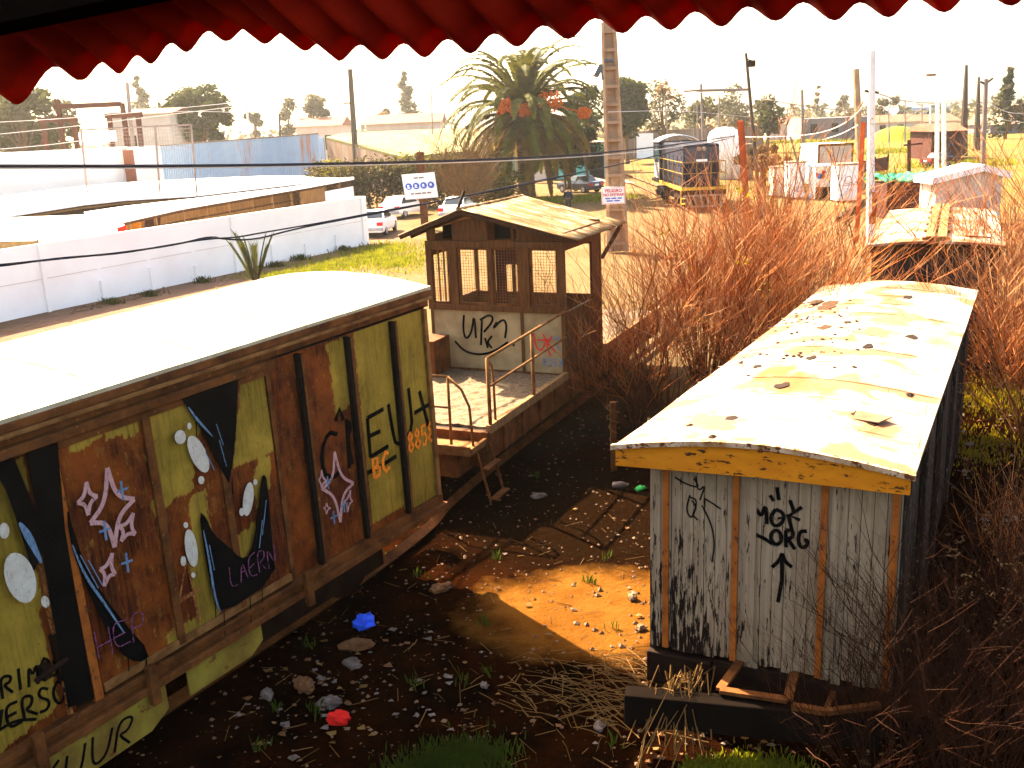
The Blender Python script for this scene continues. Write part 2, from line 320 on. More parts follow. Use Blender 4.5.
def up_facing(x, y, z, yaw=0): return Matrix.Translation((x, y, z)) @ Matrix.Rotation(yaw, 4, 'Z') @ Matrix.Rotation(PI / 2, 4, 'X')
# flat paint on a wall: stroke ribbons and filled shapes on a plane, map2 = (a, b) -> 3D, nrm = outward
class Paint(MB):
    def __init__(s, mp, nrm, lift=.004): super().__init__(); s.mp = mp; s.n = Vector(nrm); s.l = lift
    def poly(s, pts, sub=1):
        top = [s.mp(*p) + s.n * s.l for p in pts]; bot = [s.mp(*p) + s.n * .0008 for p in pts]; n = len(pts)
        s.add(top + bot, [tuple(range(n))] + [(i, n + i, n + (i + 1) % n, (i + 1) % n) for i in range(n)]); s.l += .00012; return s
    def stroke(s, pts, w, taper=0.0):
        # Chaikin smoothing for sprayed curves
        n = len(pts); L = []; R_ = []
        for i, p in enumerate(pts):
            a = pts[max(i - 1, 0)]; c = pts[min(i + 1, n - 1)]; dx, dy = c[0] - a[0], c[1] - a[1]; l = math.hypot(dx, dy) or 1
            ww = w * (1 - taper * abs(2 * i / max(n - 1, 1) - 1)) * .5
            L.append((p[0] - dy / l * ww, p[1] + dx / l * ww)); R_.append((p[0] + dy / l * ww, p[1] - dx / l * ww))
        for i in range(n - 1): s.poly([L[i], R_[i], R_[i + 1], L[i + 1]]); s.l -= .00012
        s.l += .00012
        return s
def smooth(pts, it=2, closed=False):
    for _ in range(it):
        q = [] if closed else [pts[0]]
        n = len(pts)
        for i in range(n if closed else n - 1):
            a, b2 = pts[i], pts[(i + 1) % n]
            q += [(a[0] * .75 + b2[0] * .25, a[1] * .75 + b2[1] * .25), (a[0] * .25 + b2[0] * .75, a[1] * .25 + b2[1] * .75)]
        if not closed: q.append(pts[-1])
        pts = q
    return pts
GLYPH = {  # sprayed letters as strokes in a unit box
 'A': [[(0, 0), (.5, 1), (1, 0)], [(.2, .4), (.8, .4)]], 'B': [[(0, 0), (0, 1), (.7, .9), (.6, .55), (.05, .5), (.9, .4), (.8, .05), (0, 0)]],
 'C': [[(1, .85), (.6, 1), (.1, .7), (0, .35), (.35, 0), (1, .15)]], 'E': [[(1, 1), (0, 1), (0, 0), (1, .02)], [(0, .5), (.75, .55)]],
 'G': [[(1, .85), (.5, 1), (0, .6), (.2, .05), (.8, 0), (1, .4), (.55, .42)]], 'H': [[(0, 0), (0, 1)], [(1, 0), (1, 1)], [(0, .5), (1, .55)]],
 'I': [[(.5, 0), (.5, 1)]], 'J': [[(.3, 1), (1, 1), (.8, .1), (.3, 0), (0, .3)]], 'K': [[(0, 0), (0, 1)], [(1, 1), (.05, .5), (1, 0)]], 'L': [[(0, 1), (0, 0), (1, 0)]],
 'M': [[(0, 0), (.1, 1), (.5, .4), (.9, 1), (1, 0)]], 'N': [[(0, 0), (0, 1), (1, 0), (1, 1)]], 'O': [[(.5, 1), (.05, .7), (.1, .15), (.55, 0), (1, .35), (.9, .85), (.45, 1)]],
 'P': [[(0, 0), (0, 1), (.9, .9), (.85, .5), (0, .45)]], 'R': [[(0, 0), (0, 1), (.9, .9), (.8, .5), (.1, .48), (1, 0)]], 'S': [[(1, .9), (.4, 1), (.05, .7), (.9, .35), (.7, 0), (0, .1)]],
 'T': [[(0, 1), (1, 1)], [(.5, 1), (.5, 0)]], 'U': [[(0, 1), (.05, .2), (.5, 0), (.95, .2), (1, 1)]], 'V': [[(0, 1), (.5, 0), (1, 1)]], 'W': [[(0, 1), (.2, 0), (.5, .7), (.8, 0), (1, 1)]],
 'Z': [[(0, 1), (1, 1), (0, 0), (1, 0)]], '3': [[(0, .9), (.6, 1), (.8, .7), (.35, .55), (.95, .3), (.6, 0), (0, .1)]], '8': [[(.5, .52), (.1, .78), (.5, 1), (.9, .78), (.5, .52), (0, .24), (.5, 0), (1, .24), (.5, .52)]],
 '5': [[(.9, 1), (.1, 1), (.05, .55), (.7, .6), (.95, .3), (.6, 0), (0, .08)]], '+': [[(0, .5), (1, .5)], [(.5, .05), (.5, .95)]], ' ': []}
def spray_text(P, word, x, z, dx, dz, h, w, gap=.3, lw=.03, lean=0.0, soft=2):
    # baseline from (x, z) along direction (dx, dz) of unit length
    for ch in word:
        for st in GLYPH.get(ch, []):
            pts = [(p[0] + U(-.09, .09) * bool(soft), p[1] + U(-.07, .07) * bool(soft)) for p in st]; pts = [(x + dx * (p[0] * w) - dz * p[1] * h + lean * p[1] * h * dx, z + dz * (p[0] * w) + dx * p[1] * h) for p in pts]
            P.stroke(smooth(pts, soft) if len(pts) > 2 and soft else pts, lw)
        x += dx * (w * (1 + gap)); z += dz * (w * (1 + gap))
# ------------------------------------------------------------------ world, sun, haze
SUN_EL, SUN_AZ = 42.0, -37.0      # azimuth measured clockwise from the viewing direction
w = bpy.data.worlds.new('World'); S.world = w; w.use_nodes = True
nt = w.node_tree; bg = nt.nodes['Background']
sky = nt.nodes.new('ShaderNodeTexSky'); sky.sky_type = 'NISHITA'; sky.sun_disc = False
sky.sun_elevation = math.radians(SUN_EL); sky.sun_rotation = math.radians(SUN_AZ); sky.air_density = 1.0; sky.dust_density = 4.0; sky.ozone_density = .6
nt.links.new(sky.outputs[0], bg.inputs[0]); bg.inputs[1].default_value = .075
sl = bpy.data.lights.new('sun', 'SUN'); so = bpy.data.objects.new('sun', sl); COL.objects.link(so)
sl.energy = 4.4; sl.angle = math.radians(.5); sl.color = (1, .90, .74)
sd = Vector((math.sin(math.radians(SUN_AZ)) * math.cos(math.radians(SUN_EL)), math.cos(math.radians(SUN_AZ)) * math.cos(math.radians(SUN_EL)), math.sin(math.radians(SUN_EL))))
so.rotation_euler = (-sd).to_track_quat('-Z', 'Y').to_euler(); so.location = (-20, 30, 40)
S.view_settings.view_transform = 'Standard'; S.view_settings.look = 'None'; S.view_settings.gamma = 1.0; S.view_settings.exposure = 3.6
S.view_settings.use_white_balance = True; S.view_settings.white_balance_temperature = 7700; S.view_settings.white_balance_tint = 10
S.cycles.max_bounces = 8; S.cycles.diffuse_bounces = 4; S.cycles.volume_bounces = 0; S.cycles.use_denoising = True
S.cycles.caustics_reflective = False; S.cycles.caustics_refractive = False
hz = MB().box(-1600, 1600, -60, 1600, -1.0, 34).build('haze', [])
hm = bpy.data.materials.new('morning haze'); hm.use_nodes = True; hn = hm.node_tree; hn.nodes.clear()
ho = hn.nodes.new('ShaderNodeOutputMaterial'); pv = hn.nodes.new('ShaderNodeVolumePrincipled'); hn.links.new(pv.outputs[0], ho.inputs['Volume'])
pv.inputs['Color'].default_value = (.97, .93, .86, 1); pv.inputs['Density'].default_value = .00022; pv.inputs['Anisotropy'].default_value = .78
hz.data.materials.append(hm); hz['kind'] = 'stuff'
# ------------------------------------------------------------------ ground
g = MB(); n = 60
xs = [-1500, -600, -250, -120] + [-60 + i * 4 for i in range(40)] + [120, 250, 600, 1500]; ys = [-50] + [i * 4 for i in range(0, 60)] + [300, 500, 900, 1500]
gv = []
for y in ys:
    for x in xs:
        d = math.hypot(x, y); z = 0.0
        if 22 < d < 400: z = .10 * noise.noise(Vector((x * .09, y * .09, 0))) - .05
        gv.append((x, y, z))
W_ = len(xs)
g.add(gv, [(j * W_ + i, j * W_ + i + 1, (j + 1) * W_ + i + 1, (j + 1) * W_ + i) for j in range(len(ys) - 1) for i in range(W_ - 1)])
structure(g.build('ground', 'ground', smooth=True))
# ------------------------------------------------------------------ boxcar
BX = Frame((-1.061, 12.894, 0), 32.553, .028)
M['blackpost'] = mat('black painted steel', (.005, .004, .0035), (.012, .008, .005), 12, spec=.01)
car = thing('boxcar', 'olive and rust brown boxcar covered in graffiti, with a bleached roof, in the left foreground', 'boxcar', mx=BX.m)
L, Wd, ZB, ZT = 13.2, 2.72, 1.12, 3.70
def bw(px, py, x=0.0):
    p = BX.on(px, py, 'x', x); return (p.y, p.z)
OLIVE = [  # outlines read off the wagon's side, as points seen from the bridge
 [(-60, 440), (8, 452), (30, 520), (42, 615), (60, 705), (-60, 800)], [(22, 456), (31, 512), (10, 470)],
 [(62, 447), (108, 424), (134, 414), (136, 430), (120, 436), (100, 437), (66, 452)],
 [(140, 411), (190, 392), (196, 420), (188, 492), (170, 500), (152, 515), (146, 470)],
 [(186, 498), (203, 486), (214, 560), (217, 622), (166, 644), (160, 634), (196, 612), (188, 560)],
 [(237, 374), (268, 368), (271, 450), (258, 455), (230, 468), (234, 420)], [(256, 452), (268, 458), (266, 486), (258, 512), (248, 490)],
 [(326, 345), (349, 334), (354, 404), (336, 413), (334, 390)], [(352, 332), (392, 316), (408, 505), (372, 526)], [(394, 318), (434, 302), (444, 496), (408, 512)],
 [(226, 540), (254, 520), (252, 552), (240, 560)]]
OL2 = [[bw(*p) for p in pl] for pl in OLIVE]
def inside(y, z, pl):
    c = False; j = len(pl) - 1
    for i in range(len(pl)):
        if (pl[i][1] > z) != (pl[j][1] > z) and y < (pl[j][0] - pl[i][0]) * (z - pl[i][1]) / (pl[j][1] - pl[i][1]) + pl[i][0]: c = not c
        j = i
    return c
def paint_sheet(name, y0, y1, z0, z1, x, step=.045, th=.03):
    ny = max(2, int((y1 - y0) / step)); nz = max(2, int((z1 - z0) / step)); mb = MB(); val = []
    for j in range(nz + 1):
        for i in range(ny + 1):
            y = y0 + (y1 - y0) * i / ny; z = z0 + (z1 - z0) * j / nz
            dent = .006 * noise.noise(Vector((y * 2.3, z * 1.7, 3))) + .004 * noise.noise(Vector((y * 7, z * 3, 1)))
            mb.v.append((x + dent, y, z)); val.append(1.0 if y < -7.2 or any(inside(y, z, p) for p in OL2) else 0.0)
    for j in range(nz):
        for i in range(ny):
            a = j * (ny + 1) + i; mb.f.append((a, a + 1, a + ny + 2, a + ny + 1))
    mb.mi = [0] * len(mb.f)
    nb = len(mb.v); mb.box(x - th, x - .008, y0, y1, z0, z1); val += [0.0] * (len(mb.v) - nb)
    o = mb.build(name, 'wagonpaint', car); at_ = o.data.attributes.new('paint', 'FLOAT', 'POINT'); at_.data.foreach_set('value', val); return o
paint_sheet('side_wall', -L, -5.62, ZB, ZT, 0); paint_sheet('side_wall', -2.84, 0, ZB, ZT, 0)
door = paint_sheet('door', -5.36, -2.90, ZB + .06, ZT - .04, .05); door['label'] = 'sliding door with black and pink graffiti'
MB().box(-Wd, -.034, -L, 0, ZB, ZT).build('body_shell', 'rustdark', car)
roofg = [[(-Wd / 2 + (Wd / 2 + .07) * (2 * i / 14 - 1), y, ZT + .28 + .13 * (1 - (2 * i / 14 - 1) ** 2) + .012 * noise.noise(Vector((i * .7, y * .8, 5)))) for i in range(15)] for y in [-L - .05 + (L + .17) * k / 26 for k in range(27)]]
rf = MB().slab(roofg, .05); rf = rf.build('roof', 'roofwhite', car)
sm = MB()
for k in range(1, 12):
    y = -L + k * 1.2
    sm.tube([(-Wd / 2 + (Wd / 2 + .06) * t, y, ZT + .285 + .13 * (1 - t * t)) for t in [-1 + i / 7 for i in range(15)]], .005, 5)
sm.build('roof_seam', 'roofwhite', rf)
ev = MB()
ev.box(-.02, .085, -L, .06, ZT + .165, ZT + .245); ev.box(-.02, .06, -L, .05, ZT + .05, ZT + .155)
ev.box(-Wd - .03, .03, .003, .09, ZT + .02, ZT + .24); ev.build('eave_rail', 'rust', car, bevel=.008)
MB().box(.06, .12, -L, .07, ZT + .130, ZT + .160).build('drip_edge', 'rustlight', car)
dr = MB().box(.0, .13, -6.9, -2.80, ZT - .035, ZT + .045); dr.build('door_rail', 'rust', car, bevel=.006)
endw = MB().prism([(-Wd, ZB), (0, ZB), (0, ZT + .22), (-Wd * .25, ZT + .30), (-Wd * .5, ZT + .34), (-Wd * .75, ZT + .30), (-Wd, ZT + .22)], 'y', .002, .03)
for xx in (-.55, -1.1, -1.65, -2.2): endw.box(xx - .04, xx + .04, .03, .09, ZB, ZT + .2)
endw.build('end_wall', 'rust', car)
def post(y, wdt=.055, dep=.075, m='blackpost', z0=ZB, z1=ZT - .01, name='wall_post'):
    o = MB().box(.002, dep, y - wdt / 2, y + wdt / 2, z0, z1).build(name, m, car, bevel=.006)
    e = MB().box(dep - .012, dep + .006, y + wdt / 2 - .008, y + wdt / 2 + .030, z0, z1).build('flange', 'rust', o); return o
for y in (-.70, -1.54, -2.37): post(y)
for y in (-6.55, -7.4, -8.3, -9.2, -10.1, -11, -12): post(y)
MB().box(-.01, .05, -.045, .025, ZB, ZT).build('corner_post', 'rustlight', car, bevel=.006)
MB().box(.002, .06, -2.88, -2.82, ZB, ZT - .02).build('door_post', 'rust', car, bevel=.005)
MB().box(.002, .075, -5.47, -5.38, ZB, ZT - .02).build('door_post', 'orangebatten', car, bevel=.005)
for y in (-3.62, -4.45): MB().box(.052, .085, y - .045, y + .045, ZB + .08, ZT - .06).build('stile', 'rust', door, bevel=.01)
MB().box(.052, .08, -5.36, -2.9, ZB + .06, ZB + .15).build('bottom_rail', 'rustlight', door, bevel=.006)
MB().box(.052, .08, -5.36, -2.9, ZT - .12, ZT - .05).build('top_rail', 'rust', door, bevel=.006)
# door latch
lt = MB(); ly, lz = bw(42, 672)
lt.tube([(.09, ly - .12, lz), (.09, ly + .2, lz + .05)], .025, 8); lt.box(.0, .08, ly - .03, ly + .05, lz - .05, lz + .08); lt.box(0, .06, ly + .12, ly + .17, lz - .15, lz + .3)
lt.build('latch', 'rustdark', car)
vb = MB()
for px_, py_, q in ((50, 620, .5), (36, 560, .4)): pass
y_, z_ = bw(46, 600); vb.box(.0, .035, y_ - .02, y_ + .02, ZB, ZB + 1.5); vb.build('door_strip', 'umber_p', car)
si = MB(); si.box(-.02, .12, -L, .06, ZB - .20, ZB - .12); si.box(-.02, .05, -L, .05, ZB - .12, ZB - .002); si.box(-.02, .10, -L, -2.3, ZB - .035, ZB + .022)
si.build('side_sill', 'rust', car, bevel=.008)
for y in (-2.72, -4.9, -6.1, -8.2): MB().box(.10, .17, y - .05, y + .05, ZB - .32, ZB + .10).build('bracket', 'rust', car, bevel=.008)
# hanging olive plates under the sill
for (a, b2, c, d) in (((-40, 815), (0, 768), (128, 700), (140, 722)), ((146, 690), (206, 646), (210, 660), (160, 698))):
    pass
pl1 = MB().prism([(-7.4, ZB - .20), (-4.72, ZB - .20), (-4.72, ZB - .50), (-4.95, ZB - .62), (-7.4, ZB - .66)], 'x', .04, .06); pl1 = pl1.build('apron_plate', 'cream', car); pl1.data.materials.clear(); 
M['oliveplate'] = mat('olive painted plate', (.20, .145, .022), (.11, .06, .012), 2.5, c3=(.1, .03, .01), s3=7, lo3=.58, hi3=.64); pl1.data.materials.append(M['oliveplate'])
pl2 = MB().prism([(-4.45, ZB - .20), (-3.42, ZB - .20), (-3.42, ZB - .42), (-3.6, ZB - .52), (-4.45, ZB - .52)], 'x', .04, .06).build('apron_plate', 'oliveplate', car)
# running gear
for yc in (-2.2, -L + 2.2):
    dz = -.028 * yc * -1 * -1
    bg_ = MB(); zz = .47 - .028 * yc * (1 if yc > -5 else .9)
    for sx in (-.30, -2.42): bg_.box(sx - .05, sx + .05, yc - 1.25, yc + 1.25, zz - .1, zz + .16)
    bg_.box(-2.3, -.4, yc - .2, yc + .2, zz - .05, zz + .3); bo = bg_.build('bogie', 'rustdark', car, bevel=.02)
    for ax in (-.9, .9):
        wh = MB()
        for sx in (-.65, -2.07): wh.wheel((sx, yc + ax, zz), .46, .13, 'x', 22)
        wh.tube([(-.3, yc + ax, zz), (-2.4, yc + ax, zz)], .07, 8); wh.build('wheelset', 'rustdark', bo)
MB().box(-1.55, -1.15, -L + .1, -.05, .8, ZB - .01).build('centre_sill', 'rustdark', car)
cp = MB().box(-1.5, -1.2, -.03, .55, .82, 1.02); cp.box(-1.45, -1.05, .55, .8, .78, 1.08); cp.build('coupler', 'rustdark', car, bevel=.02)
# graffiti on the wagon: sprayed shapes follow the side's plane
def P3(x): return lambda a, b: Vector((x, a, b))
def poly_px(P, pts, x, sm_=0): P.poly([bw(*p, x) for p in (smooth(pts, sm_, True) if sm_ else pts)]); return P
def strk_px(P, pts, wd, x, sm_=2, taper=0): P.stroke([bw(*p, x) for p in (smooth(pts, sm_) if sm_ and len(pts) > 2 else pts)], wd, taper); return P
XD, XW = .088, .002
bk = Paint(P3(.078), (1, 0, 0), .0046)
poly_px(bk, [(26, 453), (55, 441), (63, 530), (74, 595), (92, 698), (66, 707), (48, 600), (38, 540)], .05)
bk.build('graffiti', 'black', car); bk = Paint(P3(.078), (1, 0, 0))
poly_px(bk, [(-8, 459), (12, 457), (34, 512), (42, 550), (31, 572), (18, 530), (4, 490), (-8, 470)], .05)
bk.build('graffiti', 'black', car)
bk = Paint(P3(.087), (1, 0, 0))
poly_px(bk, [(182, 399), (238, 377), (236, 430), (233, 461), (229, 483), (220, 468), (211, 448), (198, 425)], XD)
bk.build('graffiti', 'black', door); bk = Paint(P3(.087), (1, 0, 0))
poly_px(bk, smooth([(199, 511), (206, 517), (213, 534), (228, 546), (241, 559), (250, 555), (257, 522), (261, 478), (264, 474), (267, 479), (272, 540), (276, 578), (222, 615), (213, 597), (204, 550)], 1, True), XD)
bk.build('graffiti', 'black', door); bk = Paint(P3(.087), (1, 0, 0))
poly_px(bk, smooth([(67, 505), (73, 530), (84, 562), (100, 590), (120, 618), (152, 654), (138, 664), (118, 652), (98, 612), (78, 568), (68, 532)], 1, True), XD)
random.seed(77)
for (x, y, l) in ((224, 614, 22), (232, 480, 14), (215, 600, 18), (250, 600, 26), (262, 590, 20), (128, 655, 16), (146, 658, 22), (196, 425, 12), (110, 622, 20)):
    dpp = Paint(P3(.087), (1, 0, 0), .004); strk_px(dpp, [(x, y - 3), (x + .02 * l, y + l * .5), (x + .05 * l, y + l)], .011, XD, 0); dpp.build('paint_drip', 'black', door)
g1 = bk.build('graffiti', 'black', door)
wp = Paint(P3(.088), (1, 0, 0), .006)
def ell(P, cx, cy, rx, ry, t=0.0, x=XD):
    poly_px(P, [(cx + rx * math.cos(a) * math.cos(t) - ry * math.sin(a) * math.sin(t), cy + rx * math.cos(a) * math.sin(t) + ry * math.sin(a) * math.cos(t)) for a in [2 * PI * k / 18 for k in range(18)]], x)
for e in ((180, 437, 5.5, 7), (189, 426, 2, 3.5), (198, 454, 8, 20, -.42), (201, 480, 3, 4), (185.5, 525, 2.2, 3), (191, 548, 6, 19, -.15), (183, 561, 2.6, 5), (193, 575, 2, 2.6), (248, 499, 5, 17, .12), (255, 482, 2, 3), (241.5, 512, 2.4, 4)): wp = Paint(P3(.088), (1, 0, 0), .006); ell(wp, *e); wp.build('graffiti', 'white_p', door)
wp = Paint(P3(.078), (1, 0, 0), .006)
for e in ((18, 577, 15, 26, -.3), (2, 530, 5, 8), (43, 601, 4, 6, -.2)): wp = Paint(P3(.078), (1, 0, 0), .006); ell(wp, *e, x=.05); wp.build('graffiti', 'white_p', car)
pk = Paint(P3(.088), (1, 0, 0), .007)
def star(P, t, r, b, l, wd, x, par=None):
    P = Paint(P.mp, P.n, .007)
    cx, cy = (t[0] + r[0] + b[0] + l[0]) / 4, (t[1] + r[1] + b[1] + l[1]) / 4
    ks = [t, r, b, l, t]
    for i in range(4):
        a, c = ks[i], ks[i + 1]; mid = ((a[0] + c[0]) / 2 * .5 + cx * .5, (a[1] + c[1]) / 2 * .5 + cy * .5)
        strk_px(P, [a, mid, c], wd, x, 3)
    P.build('graffiti', 'pink_p', door if x == XD else car)
star(pk, (107, 468), (134, 499), (114.5, 547), (90, 523), .042, XD); star(pk, (86, 482), (97, 496), (88, 515), (77, 503), .035, XD)
star(pk, (133, 513), (135, 534), (121, 541), (119, 526), .035, XD); star(pk, (112, 553), (115, 574), (104, 586), (100, 569), .035, XD)
bl = Paint(P3(.088), (1, 0, 0), .008)
for (x, y) in ((121, 490), (104, 530), (126, 562)):
    bl = Paint(P3(.088), (1, 0, 0), .008)
    strk_px(bl, [(x - .5, y - 9), (x + 2, y + 10)], .022, XD, 0); strk_px(bl, [(x - 5, y + 2), (x + 6, y - 2)], .022, XD, 0); bl.build('graffiti', 'blue_p', door)
for st in ([(188, 407), (197, 420), (212, 436)], [(205, 452), (214, 470)], [(216, 424), (223, 445)], [(219, 440), (226, 466)], [(203, 530), (209, 560), (214, 595), (220, 612)], [(209, 545), (214, 570)], [(262, 520), (259, 548)], [(266, 500), (262, 535)], [(72, 545), (84, 575), (104, 603), (124, 633)], [(80, 555), (98, 588)], [(88, 560), (102, 585)]):
    bl = Paint(P3(.088), (1, 0, 0), .008); strk_px(bl, st, .026, XD, 2, .7); bl.build('graffiti', 'blue_p', door)
bl = Paint(P3(.078), (1, 0, 0), .008); strk_px(bl, [(17, 522), (26, 535), (39, 562)], .07, .05, 2, .8); bl.build('graffiti', 'blue_p', car)
um = Paint(P3(.052), (1, 0, 0), .006)
strk_px(um, [(173, 634), (187, 560), (200, 622)], .04, .06, 0); strk_px(um, [(180, 601), (202, 588)], .04, .06, 0); um.build('graffiti', 'umber_p', door)
pu = Paint(P3(.089), (1, 0, 0), .010)
a = bw(231, 588, XD); b2 = bw(262, 571, XD); d = Vector((b2[0] - a[0], b2[1] - a[1])).normalized(); spray_text(pu, 'LAERN', a[0], a[1], d.x, d.y, .24, .10, .35, .008)
a = bw(98, 660, XD); b2 = bw(142, 636, XD); d = Vector((b2[0] - a[0], b2[1] - a[1])).normalized(); spray_text(pu, 'HEP', a[0], a[1], d.x, d.y, .26, .15, .3, .008)
pu.build('graffiti', 'purple_p', door)
# far panels: CREW+, the stencilled number, small stars
ck = Paint(P3(.004), (1, 0, 0), .005)
for st in ([(337, 434), (328, 432), (321, 450), (323, 474), (333, 478), (341, 470)], [(346, 419), (349, 468)], [(345, 421), (351, 424), (347, 440), (352, 464)], [(335, 421), (339, 409), (343, 420)], [(367, 418), (370, 457)], [(367, 418), (383, 409)], [(367, 437), (380, 431)], [(370, 457), (388, 446)],
           [(388, 404), (392, 430), (396, 446), (405, 438), (412, 428), (410, 405), (408, 388)], [(419, 391), (428, 426)], [(414, 413), (431, 403)], [(367, 473), (380, 466), (396, 456)]): strk_px(ck, st, .055, 0, 1 if len(st) > 3 else 0)
ck.build('graffiti', 'black', car)
st_ = Paint(P3(.004), (1, 0, 0), .008)
def block(P, word, p0, p1, hpx, lw):
    a = bw(*p0); e = bw(*p1); n = len(word); d = Vector((e[0] - a[0], e[1] - a[1])); wch = d.length / n; d.normalize(); top = bw(p0[0], p0[1] - hpx)
    spray_text(P, word, a[0], a[1], d.x, d.y, math.hypot(top[0] - a[0], top[1] - a[1]), wch * .72, .39, lw, 0, 0)
block(st_, '8858', (408.5, 453), (435, 439), 20, .042); block(st_, 'BC', (374, 478), (392, 468), 20, .05); st_.build('stencil_number', 'orange_p', car)
s2 = Paint(P3(.004), (1, 0, 0), .007)
star(s2, (334, 452), (353, 483), (340, 522), (322, 489), .035, 0); star(s2, (321, 470), (326, 481), (321, 490), (317.5, 480), .02, 0); star(s2, (350, 490), (352, 501), (347, 512), (343, 502), .02, 0); star(s2, (326, 503), (330, 508), (326, 514), (323, 508), .016, 0)
b3 = Paint(P3(.004), (1, 0, 0), .008)
for (x, y) in ((333, 517), (343, 505), (327, 482)): b3 = Paint(P3(.004), (1, 0, 0), .008); strk_px(b3, [(x - .3, y - 6), (x + 1, y + 7)], .02, 0, 0); strk_px(b3, [(x - 3, y + 1.5), (x + 4, y - 2)], .02, 0, 0); b3.build('graffiti', 'blue_p', car)
# the tag at the left edge and on the apron plate
tg = Paint(P3(.004), (1, 0, 0), .006)
a = bw(-12, 703); e = bw(40, 682); d = Vector((e[0] - a[0], e[1] - a[1])).normalized(); spray_text(tg, 'PRIMOS', a[0], a[1], d.x, d.y, .20, .095, .25, .026)
a = bw(-8, 738); e = bw(42, 712); d = Vector((e[0] - a[0], e[1] - a[1])).normalized(); spray_text(tg, 'VERSO', a[0], a[1], d.x, d.y, .22, .12, .2, .026)
strk_px(tg, [(-6, 733), (14, 720), (36, 719)], .026, 0); tg.build('graffiti', 'black', car)
tg = Paint(P3(.062), (1, 0, 0), .004); spray_text(tg, 'ZOKUUR', -6.75, ZB - .60, 1, .01, .28, .20, .35, .026, .4); tg.build('graffiti', 'black', pl1)
# ------------------------------------------------------------------ flat wagon with the guard's cabin
CB = Frame((-.4, 15.33, 0), 24.0)
fw = thing('cabin_wagon', 'flat rail wagon carrying a tin roofed cabin and a gravel deck, behind the olive boxcar', 'rail wagon', mx=CB.m)
def cw(px, py, axis, v): return CB.on(px, py, axis, v)
dk = MB().box(-2.75, -.05, .05, 10.4, 1.0, 1.19); dk.build('deck', 'rustdark', fw)
gr = [[(-2.68 + 2.56 * i / 20, .15 + 3.45 * k / 26, 1.235 + .03 * noise.noise(Vector((i * .6, k * .6, 9))) + .012 * U(-1, 1)) for i in range(21)] for k in range(27)]
MB().slab(gr, .04).build('gravel_bed', 'gravel', fw)
g2 = [[(-2.68 + 2.56 * i / 12, 6.0 + 4.3 * k / 16, 1.235 + .02 * U(-1, 1)) for i in range(13)] for k in range(17)]; MB().slab(g2, .04).build('gravel_bed', 'gravel', fw)
rm = MB(); rm.box(-.06, .03, .0, 3.6, 1.16, 1.31); rm.box(-.06, .03, 5.95, 10.4, 1.16, 1.35); rm.box(-2.83, -2.74, 0, 10.4, 1.16, 1.31); rm.build('deck_curb', 'timberlight', fw, bevel=.01)
ss = MB(); ss.box(-.08, .0, 0, 10.4, .72, 1.155)
for k in range(12): ss.box(.0, .05, .5 + k * .8, .56 + k * .8, .74, 1.15)
ss.box(-2.83, -2.75, 0, 10.4, .72, 1.155); ss.build('side_sill', 'rust', fw, bevel=.01)
eb = MB(); eb.box(-2.8, 0, -.06, .05, .62, 1.2); eb.box(-1.3, -.28, -.62, -.07, .60, .98); eb.build('end_beam', 'rust', fw, bevel=.012)
tr = MB(); tr.box(-1.3, -.02, -.68, -.07, 1.00, 1.05); tr.box(-1.3, -.02, -.70, -.65, 1.0, 1.16); tr.box(-.06, .0, -.65, -.07, 1.055, 1.12); tr.build('step_platform', 'rustlight', fw, bevel=.008)
stp = MB()
for yy in (-.52, -.02): stp.bar((.02, yy, 1.02), (.22, yy, .22), .05, .03)
for t in (.35, .95): stp.box(.02 + .2 * t, .14 + .2 * t, -.52, -.02, 1.02 - .8 * t, 1.05 - .8 * t)
stp.build('steps', 'rust', fw, bevel=.005)
ra = MB(); zt = 2.25
ra.tube([(-1.75, -.52, 2.22), (-.42, -.52, 2.22)], .022, 7); ra.tube([(-1.75, -.52, 1.72), (-.42, -.52, 1.72)], .018, 7)
for x in (-1.7, -.42): ra.tube([(x, -.52, 1.05), (x, -.52, 2.22)], .024, 7)
ra.tube([(-.42, -.52, 2.22), (-.2, -.5, 2.02), (-.08, -.5, 1.75), (-.04, -.5, .95)], .022, 7); ra.build('handrail', 'rustlight', fw, smooth=True)
rb = MB()
rb.tube([(0, .06, 2.4), (0, 3.6, 2.49)], .026, 7); rb.tube([(0, .14, 1.93), (0, 3.6, 1.99)], .022, 7)
for y, z in ((.06, 2.4), (1.92, 2.44)): rb.tube([(0, y, 1.2), (0, y, z)], .032, 7)
rb.tube([(0, .06, 2.4), (-.02, .26, 2.22), (-.03, .32, 2.0), (-.03, .33, 1.2)], .022, 7); rb.build('handrail', 'rustlight', fw, smooth=True)
for yc in (1.9, 8.6):
    bo = MB().box(-2.4, -.35, yc - .9, yc + .9, .38, .66).build('bogie', 'rustdark', fw, bevel=.02)
    for ax in (-.75, .75):
        wh = MB()
        for sx in (-.66, -2.1): wh.wheel((sx, yc + ax, .46), .44, .13, 'x', 20)
        wh.build('wheelset', 'rustdark', bo)
